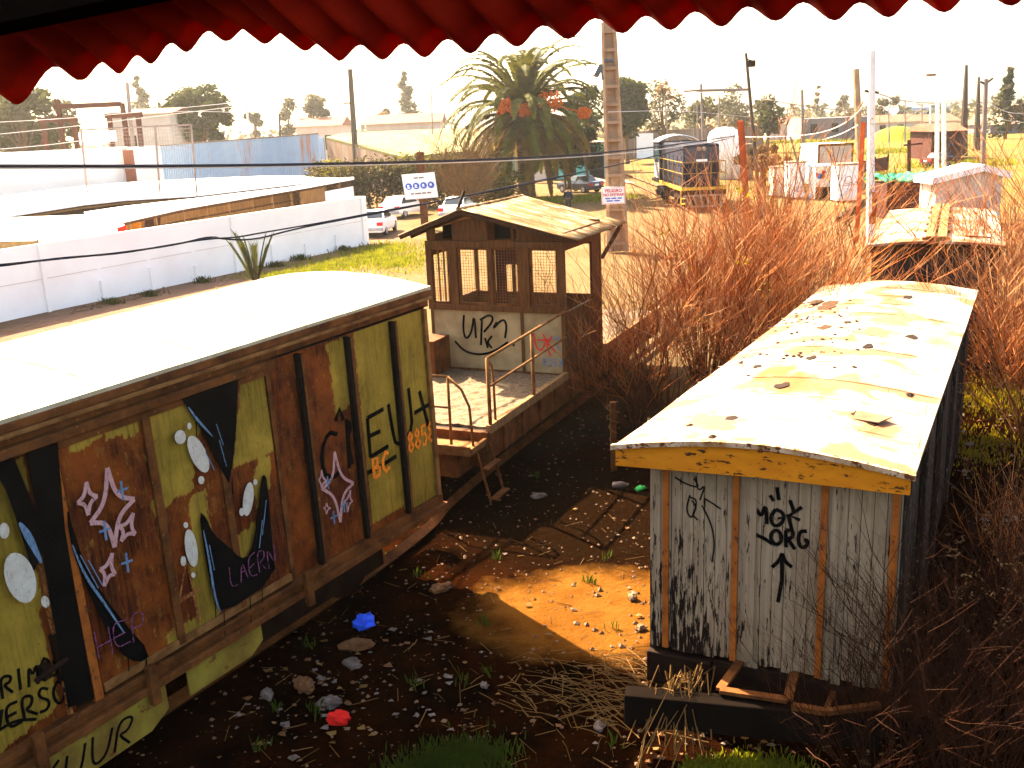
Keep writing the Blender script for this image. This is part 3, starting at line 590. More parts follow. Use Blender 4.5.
# cabin
Y0, Y1, ZS, ZH = 3.6, 5.75, 2.50, 3.68
XL, XR = -2.87, 0.0
fwl = MB(); fwl.box(XL, XR, Y0, Y0 + .05, 1.2, ZS - .06); wallo = fwl.build('front_panel', 'cream', fw)
lp = MB(); lp.box(XL, XL + .05, Y0 + .06, Y1 - .06, 1.2, 2.48); lp.box(XL, XL + .05, Y0 + .06, Y1 - .06, 3.5, 3.9); lp.build('side_panel', 'timbercab', fw)
sp = MB(); sp.box(XR - .05, XR, Y0 + .06, Y1 - .06, 1.2, 2.45); sp.box(XR - .05, XR, Y0 + .06, Y1 - .06, 3.62, 3.96); sp.box(XR - .05, XR, Y1 - .55, Y1 - .06, 2.45, 3.62)
for k in range(9): sp.box(XR + .001, XR + .014, Y0 + .08 + k * .235, Y0 + .11 + k * .235, 1.2, 2.44)
sp.build('side_panel', 'timbercab', fw)
rp = MB(); rp.box(XL, XR, Y1 - .05, Y1, 1.2, 2.46); rp.box(XL, XR, Y1 - .05, Y1, 3.5, 4.0); rp.build('rear_panel', 'timbercab', fw)
for x in (XL + .03, -1.96, XR - .05): MB().box(x - .035, x + .035, Y1 - .04, Y1 + .02, 2.46, 3.51).build('mullion', 'timbercab', fw)
fr = MB()
fr.box(XL - .02, XR + .02, Y0 - .05, Y0 + .06, ZS - .06, ZS + .05); fr.box(XL - .02, XR + .02, Y0 - .05, Y0 + .06, ZH, ZH + .12)
for x, ww in ((XL + .03, .12), (-2.30, .16), (-1.50, .07), (-.80, .20), (XR - .05, .13)): fr.box(x - ww / 2, x + ww / 2, Y0 - .035, Y0 + .055, ZS + .05, ZH)
fr.box(XL, XL + .06, Y0 - .02, Y0 + .05, 1.2, ZS - .06); fr.box(XR - .08, XR + .012, Y0 - .02, Y0 + .07, 1.2, ZS - .06); fr.box(XR - .08, XR + .012, Y1 - .08, Y1 + .012, 1.2, 3.95)
fr.box(-.92, -.86, Y0 - .03, Y0 - .001, 1.25, ZS - .06); fr.box(XL, XR, Y0 - .03, Y0 - .001, 1.2, 1.27); fr.build('frame', 'timbercab', fw, bevel=.006)
for x0, x1 in ((-2.80, -2.40), (-2.20, -1.54), (-1.46, -.91), (-.69, -.12)):
    wi = MB(); wi.box(x0, x1, Y0 - .01, Y0 + .03, ZS + .05, ZS + .10); wi.box(x0, x1, Y0 - .01, Y0 + .03, ZH - .05, ZH); wi.box(x0, x0 + .04, Y0 - .01, Y0 + .03, ZS + .1, ZH - .05); wi.box(x1 - .04, x1, Y0 - .01, Y0 + .03, ZS + .1, ZH - .05)
    wo = wi.build('window', 'rust', fw); me_ = MB()
    nx = int((x1 - x0) / .055); nz = int((ZH - ZS - .1) / .055)
    for i in range(1, nx): me_.bar((x0 + (x1 - x0) * i / nx, Y0 + .004, ZS + .1), (x0 + (x1 - x0) * i / nx, Y0 + .004, ZH - .05), .006)
    for i in range(1, nz): me_.bar((x0 + .04, Y0 + .011, ZS + .1 + (ZH - ZS - .15) * i / nz), (x1 - .04, Y0 + .011, ZS + .1 + (ZH - ZS - .15) * i / nz), .006)
    me_.build('wire_mesh', 'rustlight', wo)
bd = MB(); bd.box(-1.42, -1.2, Y0 + .04, Y0 + .06, ZS + .1, ZH - .05); bd.box(-1.2, -.95, Y0 + .04, Y0 + .06, ZH - .33, ZH - .05); bd.build('board', 'maroon', fw)
for x in (-2.66, -2.54): MB().bar((x, Y0 + .05, ZS + .1), (x, Y0 + .05, ZH - .05), .03).build('window_bar', 'timberlight', fw)
gb = MB(); gb.prism([(-2.30, ZH + .13), (-1.55, ZH + .13), (-1.55, 4.30), (-2.30, 4.16)], 'y', Y0 + .0, Y0 + .03); gb.build('gable_board', 'timbercab', fw); gb = MB(); gb.prism([(XL, ZH + .13), (-2.68, ZH + .13), (-2.68, 4.05), (XL, 3.98)], 'y', Y0, Y0 + .03); gb.build('gable_board', 'timbercab', fw); gb = MB(); gb.prism([(-.95, ZH + .13), (XR, ZH + .13), (XR, 3.95), (-.95, 4.08)], 'y', Y0, Y0 + .03)
gb.bar((-1.02, Y0, ZH + .12), (-1.02, Y0, 4.15), .06); gb.bar((-1.55, Y0 - .02, ZH + .12), (-1.02, Y0 - .02, ZH + .13), .05); gb.build('gable_board', 'timbercab', fw)
gd = MB(); gd.prism([(-1.52, ZH + .14), (-1.06, ZH + .14), (-1.06, 4.14), (-1.52, 4.26)], 'y', Y0 + .3, Y0 + .32); gd.prism([(-2.66, ZH + .13), (-2.32, ZH + .13), (-2.32, 4.12), (-2.66, 4.06)], 'y', Y0 + .3, Y0 + .32); gd.build('gable_gap_dark', 'darkinside', fw)  # dark sheets behind the gable gaps, in place of interior shade
# roof: two slopes of corrugated tin
yF, yB = Y0 - .22, Y1 + .75
def rslope(xa, za, xb, zb, name, wav=.016, sag=.04):
    ny = 96; rows = []
    for i in range(7):
        t = i / 6; row = []
        for k in range(ny + 1):
            s_ = k / ny; y = yF + (yB - yF) * s_
            z = za + (zb - za) * t - sag * math.sin(PI * s_) * .3 + wav * math.sin(2 * PI * (yB - yF) * s_ / .105)
            row.append((xa + (xb - xa) * t, y, z))
        rows.append(row)
    return MB().slab(rows, .008).build(name, 'tin', fw, smooth=True)
rslope(-2.02, 4.42, XL - .52, 3.92, 'roof_sheet'); rslope(-2.0, 4.43, XR + .34, 3.86, 'roof_sheet')
MB().tube([(-2.01, yF, 4.43), (-2.01, yB, 4.43)], .035, 8).build('ridge_cap', 'tin', fw)
ed = MB(); ed.bar((XL - .48, yF + .03, 3.88), (-2.02, yF + .03, 4.36), .05, .07); ed.bar((-2.02, yF + .03, 4.36), (XR + .3, yF + .03, 3.82), .05, .07)
for y in (Y0 + .1, Y1 - .05): ed.bar((XL - .4, y, 3.86), (-2.02, y, 4.32), .05, .06); ed.bar((-2.02, y, 4.32), (XR + .25, y, 3.80), .05, .06)
ed.build('rafter', 'timber', fw); MB().bar((XR + .02, Y1 + .02, 3.2), (XR + .28, Y1 + .55, 3.83), .06).build('strut', 'timber', fw)
MB().tube([(-2.1, yF + .1, 4.4), (-2.0, yF + .25, 4.75)], .03, 6).build('vent_pipe', 'rustdark', fw)
# a box on the deck and the spray on the cabin front
cw_p = Paint(lambda a, b: Vector((a, Y0 - .001, b)), (0, -1, 0), .004)
def cpx(px, py): p = cw(px, py, 'y', Y0); return (p.x, p.z)
def cst(P, pts, wd, s_=2): P.stroke([cpx(*p) for p in (smooth(pts, s_) if len(pts) > 2 else pts)], wd)
for st in ([(464, 315), (463, 330), (466, 340), (472, 332), (474, 313), (476, 338)], [(482, 318), (481, 345)], [(480, 320), (490, 314), (494, 320), (484, 332)], [(497, 322), (492, 330), (503, 318), (507, 325), (505, 338)], [(455, 341), (464, 351), (478, 355), (494, 352), (508, 342)], [(485, 338), (488, 348)], [(492, 336), (487, 342), (492, 348)], [(513, 343), (514, 346)]): cst(cw_p, st, .045)
cw_p.build('graffiti', 'black', wallo)
rp_ = Paint(lambda a, b: Vector((a, Y0 - .001, b)), (0, -1, 0), .005)
for st in ([(534, 333), (535, 345), (541, 352), (546, 342)], [(543, 334), (548, 344), (556, 352)], [(552, 336), (546, 346), (551, 356)], [(537, 340), (551, 340)]): cst(rp_, st, .03)
rp_.build('graffiti', 'red_p', wallo)
rp2 = Paint(lambda a, b: Vector((a, Y0 - .001, b)), (0, -1, 0), .006)
a = cpx(543, 366); spray_text(rp2, '8358', a[0], a[1], 1, 0, .16, .08, .4, .02); cst(rp2, [(552, 339), (560, 336), (556, 345), (561, 351)], .022); rp2.build('graffiti', 'blue_p', wallo)
rp3 = Paint(lambda a, b: Vector((a, Y0 - .03, b)), (0, -1, 0), .003)
MB().box(XL - .02, XL + .42, Y0 - .75, Y0 - .08, 1.26, 1.95).build('locker', 'rust', fw, bevel=.01)
# ------------------------------------------------------------------ old wooden wagon body
SH = Frame((.985, 9.35, 0), 27.465, -.022)
sh = thing('wooden_wagon', 'old wooden wagon body with peeling planks and an ochre fascia, right of the dirt track', 'rail wagon', mx=SH.m)
SL, SW = 11.1, 2.72
def arch(t): return 2.87 + .15 * max(0, 1 - abs(2 * t - 1) ** 1.7) + .03 * t
rg = []
for k in range(41):
    y = -.06 + (SL + .12) * k / 40
    rg.append([(-.02 + (SW + .05) * i / 18, y, arch(i / 18) + .018 * noise.noise(Vector((i * .35, y * .6, 2))) - (.05 * math.sin(PI * k / 40) if i < 3 else 0)) for i in range(19)])
rfo = MB().slab(rg, .035).build('roof', 'shedroof', sh, smooth=False)
M['rustpale'] = mat('chipped pale roof edge', (.42, .30, .2), (.2, .09, .03), 5, c3=(.07, .022, .008), s3=16, lo3=.52, hi3=.58)
fa = MB(); top = [(SW * i / 18, arch(i / 18) - .037) for i in range(19)]
fa.prism(top + [(SW, 2.72), (SW * .5, 2.715), (0, 2.665)], 'y', -.05, .0); fa.build('fascia', 'ochre', sh)
MB().slab([[(-.04 + (SW + .08) * i / 18, y, arch(i / 18) + .012) for i in range(19)] for y in (-.085, -.035)], .05).build('roof_edge', 'rustpale', sh)
holes = MB()
def shp(px, py): p = SH.on(px, py, 'z', 2.98); return p.x, p.y
def roofz(x, y): return arch(min(1, max(0, x / SW))) + .006
random.seed(11)
for (px, py, r, el) in ((712, 440, .05, 1), (783, 390, .09, 1.8), (732, 421, .07, 1.6), (690, 425, .05, 1.5), (847, 326, .06, 2), (868, 350, .08, 2.2), (908, 300, .10, 2.2), (862, 417, .12, 1.2), (872, 424, .06, 1), (912, 338, .09, 2), (812, 362, .07, 2), (757, 366, .06, 2), (760, 352, .05, 1), (742, 358, .04, 1), (910, 392, .05, 1.5), (854, 371, .04, 1), (748, 375, .03, 1), (834, 372, .03, 1)):
    x, y = shp(px, py); pts = []
    for k in range(11):
        a = 2 * PI * k / 11; q = r * U(.6, 1.15); pts.append((x + q * math.cos(a), y + q * el * math.sin(a)))
    hole = MB()
    if r <= .05: holes.add([(q[0], q[1], roofz(*q)) for q in pts] + [(x, y, roofz(x, y) + r * .45)], [(k, (k + 1) % 11, 11) for k in range(11)])
    else: hole.add([(q[0], q[1], roofz(*q) + .006) for q in pts] + [(q[0], q[1], roofz(*q) - .002) for q in pts], [tuple(range(11))] + [(k, (k + 1) % 11, 11 + (k + 1) % 11, 11 + k) for k in range(11)]); hole.build('rust_hole', 'rustdark', rfo)
for k in range(150):
    x, y = shp(U(735, 860), 0 + 300 + U(-14, 60)) if k % 3 else shp(U(765, 850), U(298, 322)); r = U(.012, .05)
    if 0 < x < SW and 0 < y < SL:
        z = roofz(x, y); holes.add([(x - r, y, z), (x, y - r * 1.5, z), (x + r * .8, y, z), (x, y + r * 1.3, z), (x, y, z + r * .35)], [(0, 1, 4), (1, 2, 4), (2, 3, 4), (3, 0, 4)])
for k in range(1, 12):
    y = SL * k / 12 + U(-.05, .05); se = MB(); se.tube([(SW * i / 12 + .0, y + .012 * math.sin(i * 1.3 + k), roofz(SW * i / 12, y) + .000) for i in range(13)], .0045, 4); se.build('roof_seam', 'shedroof', rfo)
for k in range(9):
    x, y = shp(U(752, 850), U(296, 330)); rr_ = U(.08, .24); ms_ = MB(); pts = []
    for q in range(13): a = 2 * PI * q / 13; pts.append((x + rr_ * U(.5, 1.1) * math.cos(a), y + rr_ * 2.2 * U(.5, 1.1) * math.sin(a)))
    if min(p_[0] for p_ in pts) > .02: ms_.add([(p_[0], p_[1], roofz(*p_) + .006) for p_ in pts] + [(p_[0], p_[1], roofz(*p_) - .004) for p_ in pts], [tuple(range(13))] + [(q, (q + 1) % 13, 13 + (q + 1) % 13, 13 + q) for q in range(13)]); ms_.build('moss_patch', 'timber', rfo)
holes.build('roof_debris', 'rustdark', rfo)['kind'] = 'stuff'
for (px, py, q) in ((860, 418, .2),):
    x, y = shp(px, py); mb = MB(); mb.prism([(x - .25, y - .1), (x + .2, y - .2), (x + .3, y + .05), (x - .1, y + .2)], 'z', roofz(x, y), roofz(x, y) + .012); mb.build('tin_patch', 'palestone', rfo)
sx0, sx1, sy0 = .29, 2.66, .14
pf = MB(); x = sx0; i = 0
while x < sx1 - .01:
    wp_ = min(.112, sx1 - x); pf.box(x + .003, x + wp_ - .003, sy0 + U(0, .008), sy0 + .03, .66 + U(-.02, .06), 2.74); x += wp_; i += 1
pfo = pf.build('front_wall', 'planks', sh)
for x in (.46, 1.16, 1.985, 2.60): MB().box(x - .032, x + .032, sy0 - .022, sy0 + .004, .70, 2.72).build('batten', 'orangebatten', sh, bevel=.004)
MB().box(1.24, 1.36, sy0 - .014, sy0 - .002, .72, 2.72).build('board', 'planks', sh); MB().box(2.05, 2.12, sy0 - .014, sy0 - .002, .72, 2.72).build('board', 'planks', sh)
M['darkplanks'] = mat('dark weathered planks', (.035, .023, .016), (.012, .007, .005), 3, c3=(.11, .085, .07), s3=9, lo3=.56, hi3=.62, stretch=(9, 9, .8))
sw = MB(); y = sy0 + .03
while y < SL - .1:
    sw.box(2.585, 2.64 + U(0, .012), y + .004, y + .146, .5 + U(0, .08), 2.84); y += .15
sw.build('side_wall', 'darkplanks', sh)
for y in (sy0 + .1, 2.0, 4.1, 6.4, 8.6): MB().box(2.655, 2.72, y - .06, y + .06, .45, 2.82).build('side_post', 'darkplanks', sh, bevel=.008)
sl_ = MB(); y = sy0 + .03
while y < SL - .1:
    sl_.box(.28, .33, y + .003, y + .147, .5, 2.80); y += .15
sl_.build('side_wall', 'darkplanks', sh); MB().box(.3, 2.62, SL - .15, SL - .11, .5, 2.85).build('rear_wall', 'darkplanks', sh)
MB().box(.34, 2.58, sy0 + .03, SL - .12, .5, .6).build('floor_frame', 'darkinside', sh)
sb = MB(); sb.box(.27, .95, sy0 - .05, sy0 + .12, .30, .64); sb.box(.95, 2.66, sy0 + .0, sy0 + .12, .34, .66); sb.box(.3, .42, sy0, SL - .2, .2, .5); sb.box(2.5, 2.64, sy0, SL - .2, .2, .5); sb.build('sill_beam', 'rustdark', sh, bevel=.015)
bb = MB(); pa, pb = SH.on(625, 690, 'z', .62), SH.on(880, 712, 'z', .62)
bb.bar((pa.x, pa.y, .46), (pb.x, pb.y, .44), .2, .32); bb.build('buffer_beam', 'darkinside', sh, bevel=.015)
fq = [SH.on(745, 655, 'z', .70), SH.on(797, 661, 'z', .70), SH.on(788, 700, 'z', .66), SH.on(720, 690, 'z', .66)]
fb = MB()
for k in range(4): fb.bar(fq[k], fq[(k + 1) % 4], .09, .04)
fb.build('iron_frame', 'rust', sh, bevel=.006)
b2 = MB(); pc, pd = SH.on(792, 706, 'z', .64), SH.on(826, 712, 'z', .66); pe = SH.on(880, 705, 'z', .7); b2.bar(pc, pd, .07, .05); b2.bar(pd, pe, .06, .05); pg = SH.on(838, 680, 'z', .5); b2.bar(pd, pg, .05); b2.build('drawbar', 'rust', sh)
mp = Paint(lambda a, b: Vector((a, sy0 - .003, b)), (0, -1, 0), .003)
def spx(px, py): p = SH.on(px, py, 'y', sy0); return (p.x, p.z)
def sst(P, pts, wd, s_=2): P.stroke([spx(*p) for p in (smooth(pts, s_) if s_ and len(pts) > 2 else pts)], wd)
for st in ([(752, 521), (756, 506), (761, 518), (766, 503), (767, 524)], [(776, 509), (770, 517), (774, 527), (783, 523), (784, 513), (776, 509)], [(788, 514), (792, 530)], [(802, 507), (790, 515), (800, 520)], [(790, 500), (794, 511)], [(770, 495), (774, 501)], [(777, 487), (779, 500)], [(776, 545), (771, 540), (771, 533), (777, 529), (782, 535), (781, 542), (776, 545)], [(786, 547), (786, 530)], [(786, 530), (793, 530), (793, 537), (787, 539)], [(788, 539), (795, 549)], [(807, 531), (800, 531), (798, 540), (801, 548), (807, 546), (808, 540), (804, 540)], [(755, 534), (764, 538), (773, 544)], [(772, 567), (780, 560), (782, 552), (785, 561), (792, 567)], [(782, 555), (782, 580), (778, 602)], [(779, 517), (780, 519)]): sst(mp, st, .036, 2 if len(st) > 3 else 0)
mp.build('graffiti', 'black', pfo)
m2 = Paint(lambda a, b: Vector((a, sy0 - .003, b)), (0, -1, 0), .003)
for st in ([(675, 477), (686, 484), (700, 488), (694, 478)], [(696, 476), (698, 492), (706, 484), (700, 500)], [(690, 495), (686, 510), (692, 520), (698, 500), (690, 497)], [(704, 498), (714, 504), (721, 509)], [(702, 505), (712, 525), (715, 545), (712, 562)], [(692, 500), (697, 508), (692, 514), (698, 520)]): sst(m2, st, .016)
m2.build('graffiti', 'blackdry', pfo)
# ------------------------------------------------------------------ red canopy edge over the viewer
cn = thing('canopy', 'red corrugated canopy sheet with a wavy lower edge, overhanging the top of the view', 'canopy', (0, 1.5, CAM_Z))
EDGE = [(-46, 128), (20, 105), (83, 80), (120, 74), (152, 65), (188, 54), (227, 43), (264, 45), (304, 51), (339, 62), (383, 62), (425, 60), (471, 55), (518, 46), (569, 37), (623, 32), (671, 30), (722, 27), (776, 20), (835, 19), (889, 16), (945, 12), (1012, 6), (1075, -2), (1140, -8)]
E3 = []
for i, (px, py) in enumerate(EDGE):
    a, b2 = EDGE[max(i - 1, 0)], EDGE[min(i + 1, len(EDGE) - 1)]; sp_ = (b2[0] - a[0]) / (2 if 0 < i < len(EDGE) - 1 else 1)
    E3.append((px, py))
dep = [1.95 - .55 * i / (len(E3) - 1) for i in range(len(E3))]
edge_pts = [at(px, py, Y=d) for (px, py), d in zip(E3, dep)]
back = Vector((-.60, -.40, .62)); rows = []
NS = 10
ln = []
for i in range(len(edge_pts) - 1):
    for k in range(NS):
        t = k / NS; p = edge_pts[i].lerp(edge_pts[i + 1], t); sp_ = (edge_pts[i + 1] - edge_pts[i]).length
        ln.append(p + Vector((0, .30, .62)) * (sp_ * .26 * (1 - math.cos(2 * PI * t))))
mb = MB(); R_ = 16
for r in range(R_):
    s_ = r / (R_ - 1) * 1.25
    for p in ln: mb.v.append(tuple(p + back * s_ + Vector((0, 0, .012 * noise.noise(Vector((p.x * 3, s_ * 4, 1)))))))
C_ = len(ln); hole = [(138, 14, 11), (455, 0, 8)]
def pix(p):
    q = Vector(p) - EYE; z = q.dot(FW); return 512 + F_PX * q.dot(RT) / z, 384 - F_PX * q.dot(UP) / z
HO = set()
for r in range(R_ - 1):
    for c in range(C_ - 1):
        mb.f.append((r * C_ + c, r * C_ + c + 1, (r + 1) * C_ + c + 1, (r + 1) * C_ + c)); mb.mi.append(0)
inv = Matrix.Translation((0, -1.5, -CAM_Z))
mb.v = [tuple(inv @ Vector(v)) for v in mb.v]
so_ = mb.build('corrugated_sheet', 'canopy', cn, smooth=True); sd_ = so_.modifiers.new('thickness', 'SOLIDIFY'); sd_.thickness = .004
mb2 = MB(); n_r = 12
for r in range(n_r):
    s_ = .045 + .03 * math.sin(r) * 0 + r / (n_r - 1) * 1.15
    for p in ln: mb2.v.append(tuple(inv @ (p + back * s_ + Vector((0, .030, .022)) + Vector((0, 0, .012 * noise.noise(Vector((p.x * 3, s_ * 4, 1))))))))
for r in range(n_r - 1):
    for c in range(C_ - 1): mb2.f.append((r * C_ + c, r * C_ + c + 1, (r + 1) * C_ + c + 1, (r + 1) * C_ + c)); mb2.mi.append(0)
mb2.build('light_blocking_sheet', 'rustdark', cn, smooth=True)  # opaque sheet added above the canopy to keep sun off its upper part
pa = inv @ (at(-90, 14, Y=1.72)); pb = inv @ (at(330, -76, Y=1.62)); pc = inv @ at(1150, -130, Y=1.2)
pu_ = MB(); pu_.bar(pa, pb, .10, .10); pu_.bar(pb, pc, .06, .06); pu_.build('purlin', 'darkinside', cn)
bp = MB()
for x in (-1.3, 1.6): bp.bar((x - .3, -2.2, -6), (x - .3, -2.2, 1.0), .1)
bp.bar((-2.6, -2.2, 1.0), (2.6, -2.2, .95), .1); bp.bar((-1.6, -2.2, .98), (-1.6, .1, .55), .07); bp.bar((1.3, -2.2, .95), (1.2, -.1, .62), .07); bp.build('support_frame', 'rustdark', cn)
# ------------------------------------------------------------------ white yard wall on the left, sheds behind it
WL = Frame((-17.7, 34.4, 0), 27.3)
ww = thing('yard_wall', 'long low whitewashed concrete panel wall along the dirt path on the left', 'wall', mx=WL.m)
wm = MB(); wm.box(-.12, 0, -30, 22.5, -.2, 2.46); wm.box(-1.3, -.12, 22.35, 22.5, -.2, 2.46)
ywall = wm.build('wall', 'whitewall', ww, bevel=.01)
for k, y in enumerate([-28 + 2.5 * i for i in range(21)]): MB().box(.0, .10, y - .07, y + .07, -.2, .62 + .14 * (k % 3) if k % 4 else 2.48).build('pilaster', 'whitewall', ww)
cp_ = MB()
for k in range(21): cp_.box(.001, .012, -28 + 2.5 * k + .1, -28 + 2.5 * k + 2.4, 1.20, 1.215)
cp_.build('panel_joint', 'farwall', ywall)
def quad_roof(name, mb_pts, th, m, parent): return MB().slab(mb_pts, th).build(name, m, parent)
def lift(p, q, t): return p.lerp(q, t)
# long shed behind the wall
ls = thing('long_shed', 'long low shed with white sheet roof and open brown front, directly behind the white wall', 'shed')
EV = [at(97, 227, Y=43), at(180, 208.5, Y=48.5), at(250, 196.5, Y=53), at(310, 186.5, Y=57.5), at(354, 178.5, Y=60.5)]
BK = [at(84, 212, Y=51), at(125, 206, Y=54), at(195, 198.2, Y=58.5), at(290, 187, Y=63), at(353, 177.6, Y=66)]
MB().slab([EV, [(a + b2) / 2 + Vector((0, 0, .06)) for a, b2 in zip(EV, BK)], BK], .07).build('roof', 'whiteroof', ls)
e0, e1 = EV[0], EV[-1]; dirv = (e1 - e0).normalized(); bk_ = Vector((-dirv.y, dirv.x, 0)).normalized()
def strip(par, nm, m_, pts, off, zlo, zdrop, th=.1):
    mb = MB()
    for a, b2 in zip(pts[:-1], pts[1:]):
        a2, c2 = a + bk_ * off, b2 + bk_ * off; t2 = bk_ * th; za, zc_ = (zlo if zlo is not None else a.z - 1.0), (zlo if zlo is not None else b2.z - 1.0)
        mb.add([(a2.x, a2.y, za), (c2.x, c2.y, zc_), (c2.x, c2.y, b2.z - zdrop), (a2.x, a2.y, a.z - zdrop), (a2.x + t2.x, a2.y + t2.y, za), (c2.x + t2.x, c2.y + t2.y, zc_), (c2.x + t2.x, c2.y + t2.y, b2.z - zdrop), (a2.x + t2.x, a2.y + t2.y, a.z - zdrop)], [(0, 1, 2, 3), (5, 4, 7, 6), (3, 2, 6, 7), (0, 4, 5, 1), (0, 3, 7, 4), (1, 5, 6, 2)])
    return mb.build(nm, m_, par)
strip(ls, 'back_wall', 'timberlight', EV, 1.5, 0, .10)
for a, b2 in zip(EV[:-1], EV[1:]):
    for t in (.08, .4, .72):
        p = a.lerp(b2, t) + bk_ * .25; MB().bar((p.x, p.y, 0), (p.x, p.y, p.z - .08), .13).build('post', 'timberlight', ls)
fbm = MB()
for a, b2 in zip(EV[:-1], EV[1:]):
    a2, c2 = a + bk_ * .22, b2 + bk_ * .22; fbm.bar((a2.x, a2.y, a2.z - .16), (c2.x, c2.y, c2.z - .16), .08, .13); fbm.bar((a2.x, a2.y, a2.z - .62), (c2.x, c2.y, c2.z - .62), .06, .08)
fbm.build('front_beam', 'timber', ls)
strip(ls, 'front_panel', 'whiteroof', [EV[-2].lerp(EV[-1], .35), EV[-1]], .1, 1.2, .45, .06); strip(ls, 'front_board', 'timberlight', [EV[-2].lerp(EV[-1], -.2), EV[-2].lerp(EV[-1], .34)], .1, 1.2, .2, .06)
mb = MB(); mb.add([(e1.x, e1.y, 0), (BK[-1].x, BK[-1].y, 0), BK[-1] - Vector((0, 0, .1)), e1 - Vector((0, 0, .1))], [(0, 1, 2, 3)]); mb.build('end_wall', 'timber', ls)
# clutter of boards stored in the open front
random.seed(3)
for k, (t, m_, lab) in enumerate(((.10, 'rag_red', 'red and white striped board in the open front of the long shed'), (.16, 'ochre', 'ochre board leaning in the open front of the long shed'), (.24, 'maroon', 'dark maroon crate under the long shed roof'))):
    p = EV[0].lerp(EV[1], t * 3) + bk_ * .7; mb = MB(); mb.bar((p.x, p.y, 1.2), (p.x + .2, p.y + .15, 2.45), .7, .08); tag(mb.build('stored_board', m_), lab, 'board')
# second shed further back
rs = thing('rear_shed', 'wide shed with a pale sagging sheet roof, behind the long white shed', 'shed')
SF = [at(-40, 222.5, Y=49.5), at(0, 217, Y=52), at(84, 204, Y=56), at(125, 199.5, Y=59), at(195, 195.5, Y=64), at(290, 184.5, Y=69), at(352, 178.0, Y=72)]
SB = [at(-40, 201.5, Y=60), at(0, 196, Y=62), at(84, 186, Y=66), at(125, 182.5, Y=68), at(200, 178.5, Y=73), at(262, 176, Y=77), at(354, 176.3, Y=80)]
MB().slab([SF, SB], .08).build('roof', 'whiteroof', rs); strip(rs, 'front_wall', 'timber', SF, .3, 0, .08, .1)
mb = MB()
for a, b2 in zip(SF[:4], SF[1:5]): mb.bar(a - Vector((0, 0, .22)) + bk_ * .2, b2 - Vector((0, 0, .22)) + bk_ * .2, .06, .1)
mb.build('front_beam', 'timberlight', rs)
# gabled white hut
hy = 41.0; h0, h1, h2 = [at(38, 238, Y=hy), at(72, 219.5, Y=hy), at(98, 228, Y=hy)]
hu = thing('gabled_hut', 'small white gabled hut with a ridged roof, between the white wall and the long shed', 'hut')
hm_ = MB(); hm_.prism([(h0.x, 0), (h2.x, 0), (h2.x, h2.z - .06), (h1.x, h1.z - .06), (h0.x, h0.z - .06)], 'y', hy, hy + 2.0); hm_.build('wall', 'whitewall', hu)
hr = MB(); hr.slab([[(h0.x - .1, y, h0.z - .04), (h1.x, y, h1.z + .03), (h2.x + .25, y, h2.z - .08)] for y in (hy - .12, hy + 2.2)], .06); hr.slab([[at(-45, 219.5, Y=46), Vector((h1.x, hy + 2.1, h1.z + .02))], [at(-45, 241, Y=40.6), Vector((h0.x - .1, hy - .1, h0.z - .05))]], .06); hr.build('roof', 'whiteroof', hu); mb = MB(); a = at(-45, 241, Y=40.7); mb.add([(a.x, a.y, 0), (h0.x, hy + .1, 0), (h0.x, hy + .1, h0.z - .12), (a.x, a.y, a.z - .1)], [(0, 1, 2, 3)]); mb.build('side_wall', 'cream', hu)
# ------------------------------------------------------------------ far left: white hall, blue tin wall, tan roofed store
def wall_px(name, label, cat, p0, p1, Y0_, Y1_, m, th=.3):
    a, b2 = at(*p0, Y=Y0_), at(*p1, Y=Y1_); o = thing(name, label, cat)
    mb = MB(); mb.add([(a.x, a.y, 0), (b2.x, b2.y, 0), (b2.x, b2.y, b2.z), (a.x, a.y, a.z), (a.x, a.y + th, 0), (b2.x, b2.y + th, 0), (b2.x, b2.y + th, b2.z), (a.x, a.y + th, a.z)], [(0, 1, 2, 3), (5, 4, 7, 6), (3, 2, 6, 7), (0, 3, 7, 4), (1, 5, 6, 2)])
    mb.build('wall', m, o); return o, a, b2
o, a, b2 = wall_px('white_hall', 'large blank white hall wall on the far left, left of the pale blue tin wall', 'building', (-60, 157.5), (127, 148), 66, 72, 'whitewall', 7)
mb = MB(); mb.bar((a.x, a.y - .05, a.z + .05), (b2.x, b2.y - .05, b2.z + .05), .3, .12); mb.build('parapet', 'whiteroof', o)
mb = MB(); br = at(126, 149, Y=71.8); mb.box(br.x - .05, br.x + .45, 71.2, 71.9, 0, br.z - .05); mb.build('brick_pier', 'redtile', o)
o, a, b2 = wall_px('blue_tin_wall', 'long pale blue corrugated tin wall with rust streaks, left of the tan roofed store', 'wall', (127, 148.5), (318, 134), 84, 98, 'bluewall')
co = MB()
for k in range(90):
    p = a.lerp(b2, k / 90); co.bar((p.x, p.y - .03, 0), (p.x, p.y - .03, p.z - .02), .07, .04)
co.build('corrugation', 'bluewall', o)
co = MB(); co.bar((a.x, a.y - .02, a.z + .04), (b2.x, b2.y - .02, b2.z + .04), .12, .1); co.build('coping', 'greytin', o)
fc, fr_, fl, bl_, br2 = at(402, 156.5, z=3.2), at(520, 147, z=3.2), at(326, 137, z=5.2), at(345, 131.5, z=5.7), at(500, 126, z=5.4)
st = thing('tan_store', 'large store with a broad tan sheet roof, left of the palm tree', 'building')
pn = (fc - fl).cross(fr_ - fl).normalized()
def onplane(px, py): v = ray(px, py); return EYE + v * ((fl - EYE).dot(pn) / v.dot(pn))
MB().slab([[fl, fl.lerp(fc, .5), fc, fr_], [onplane(340, 133.5), onplane(385, 131), onplane(435, 129), onplane(525, 126)]], .25).build('roof', 'tanroof', st)
mb = MB()
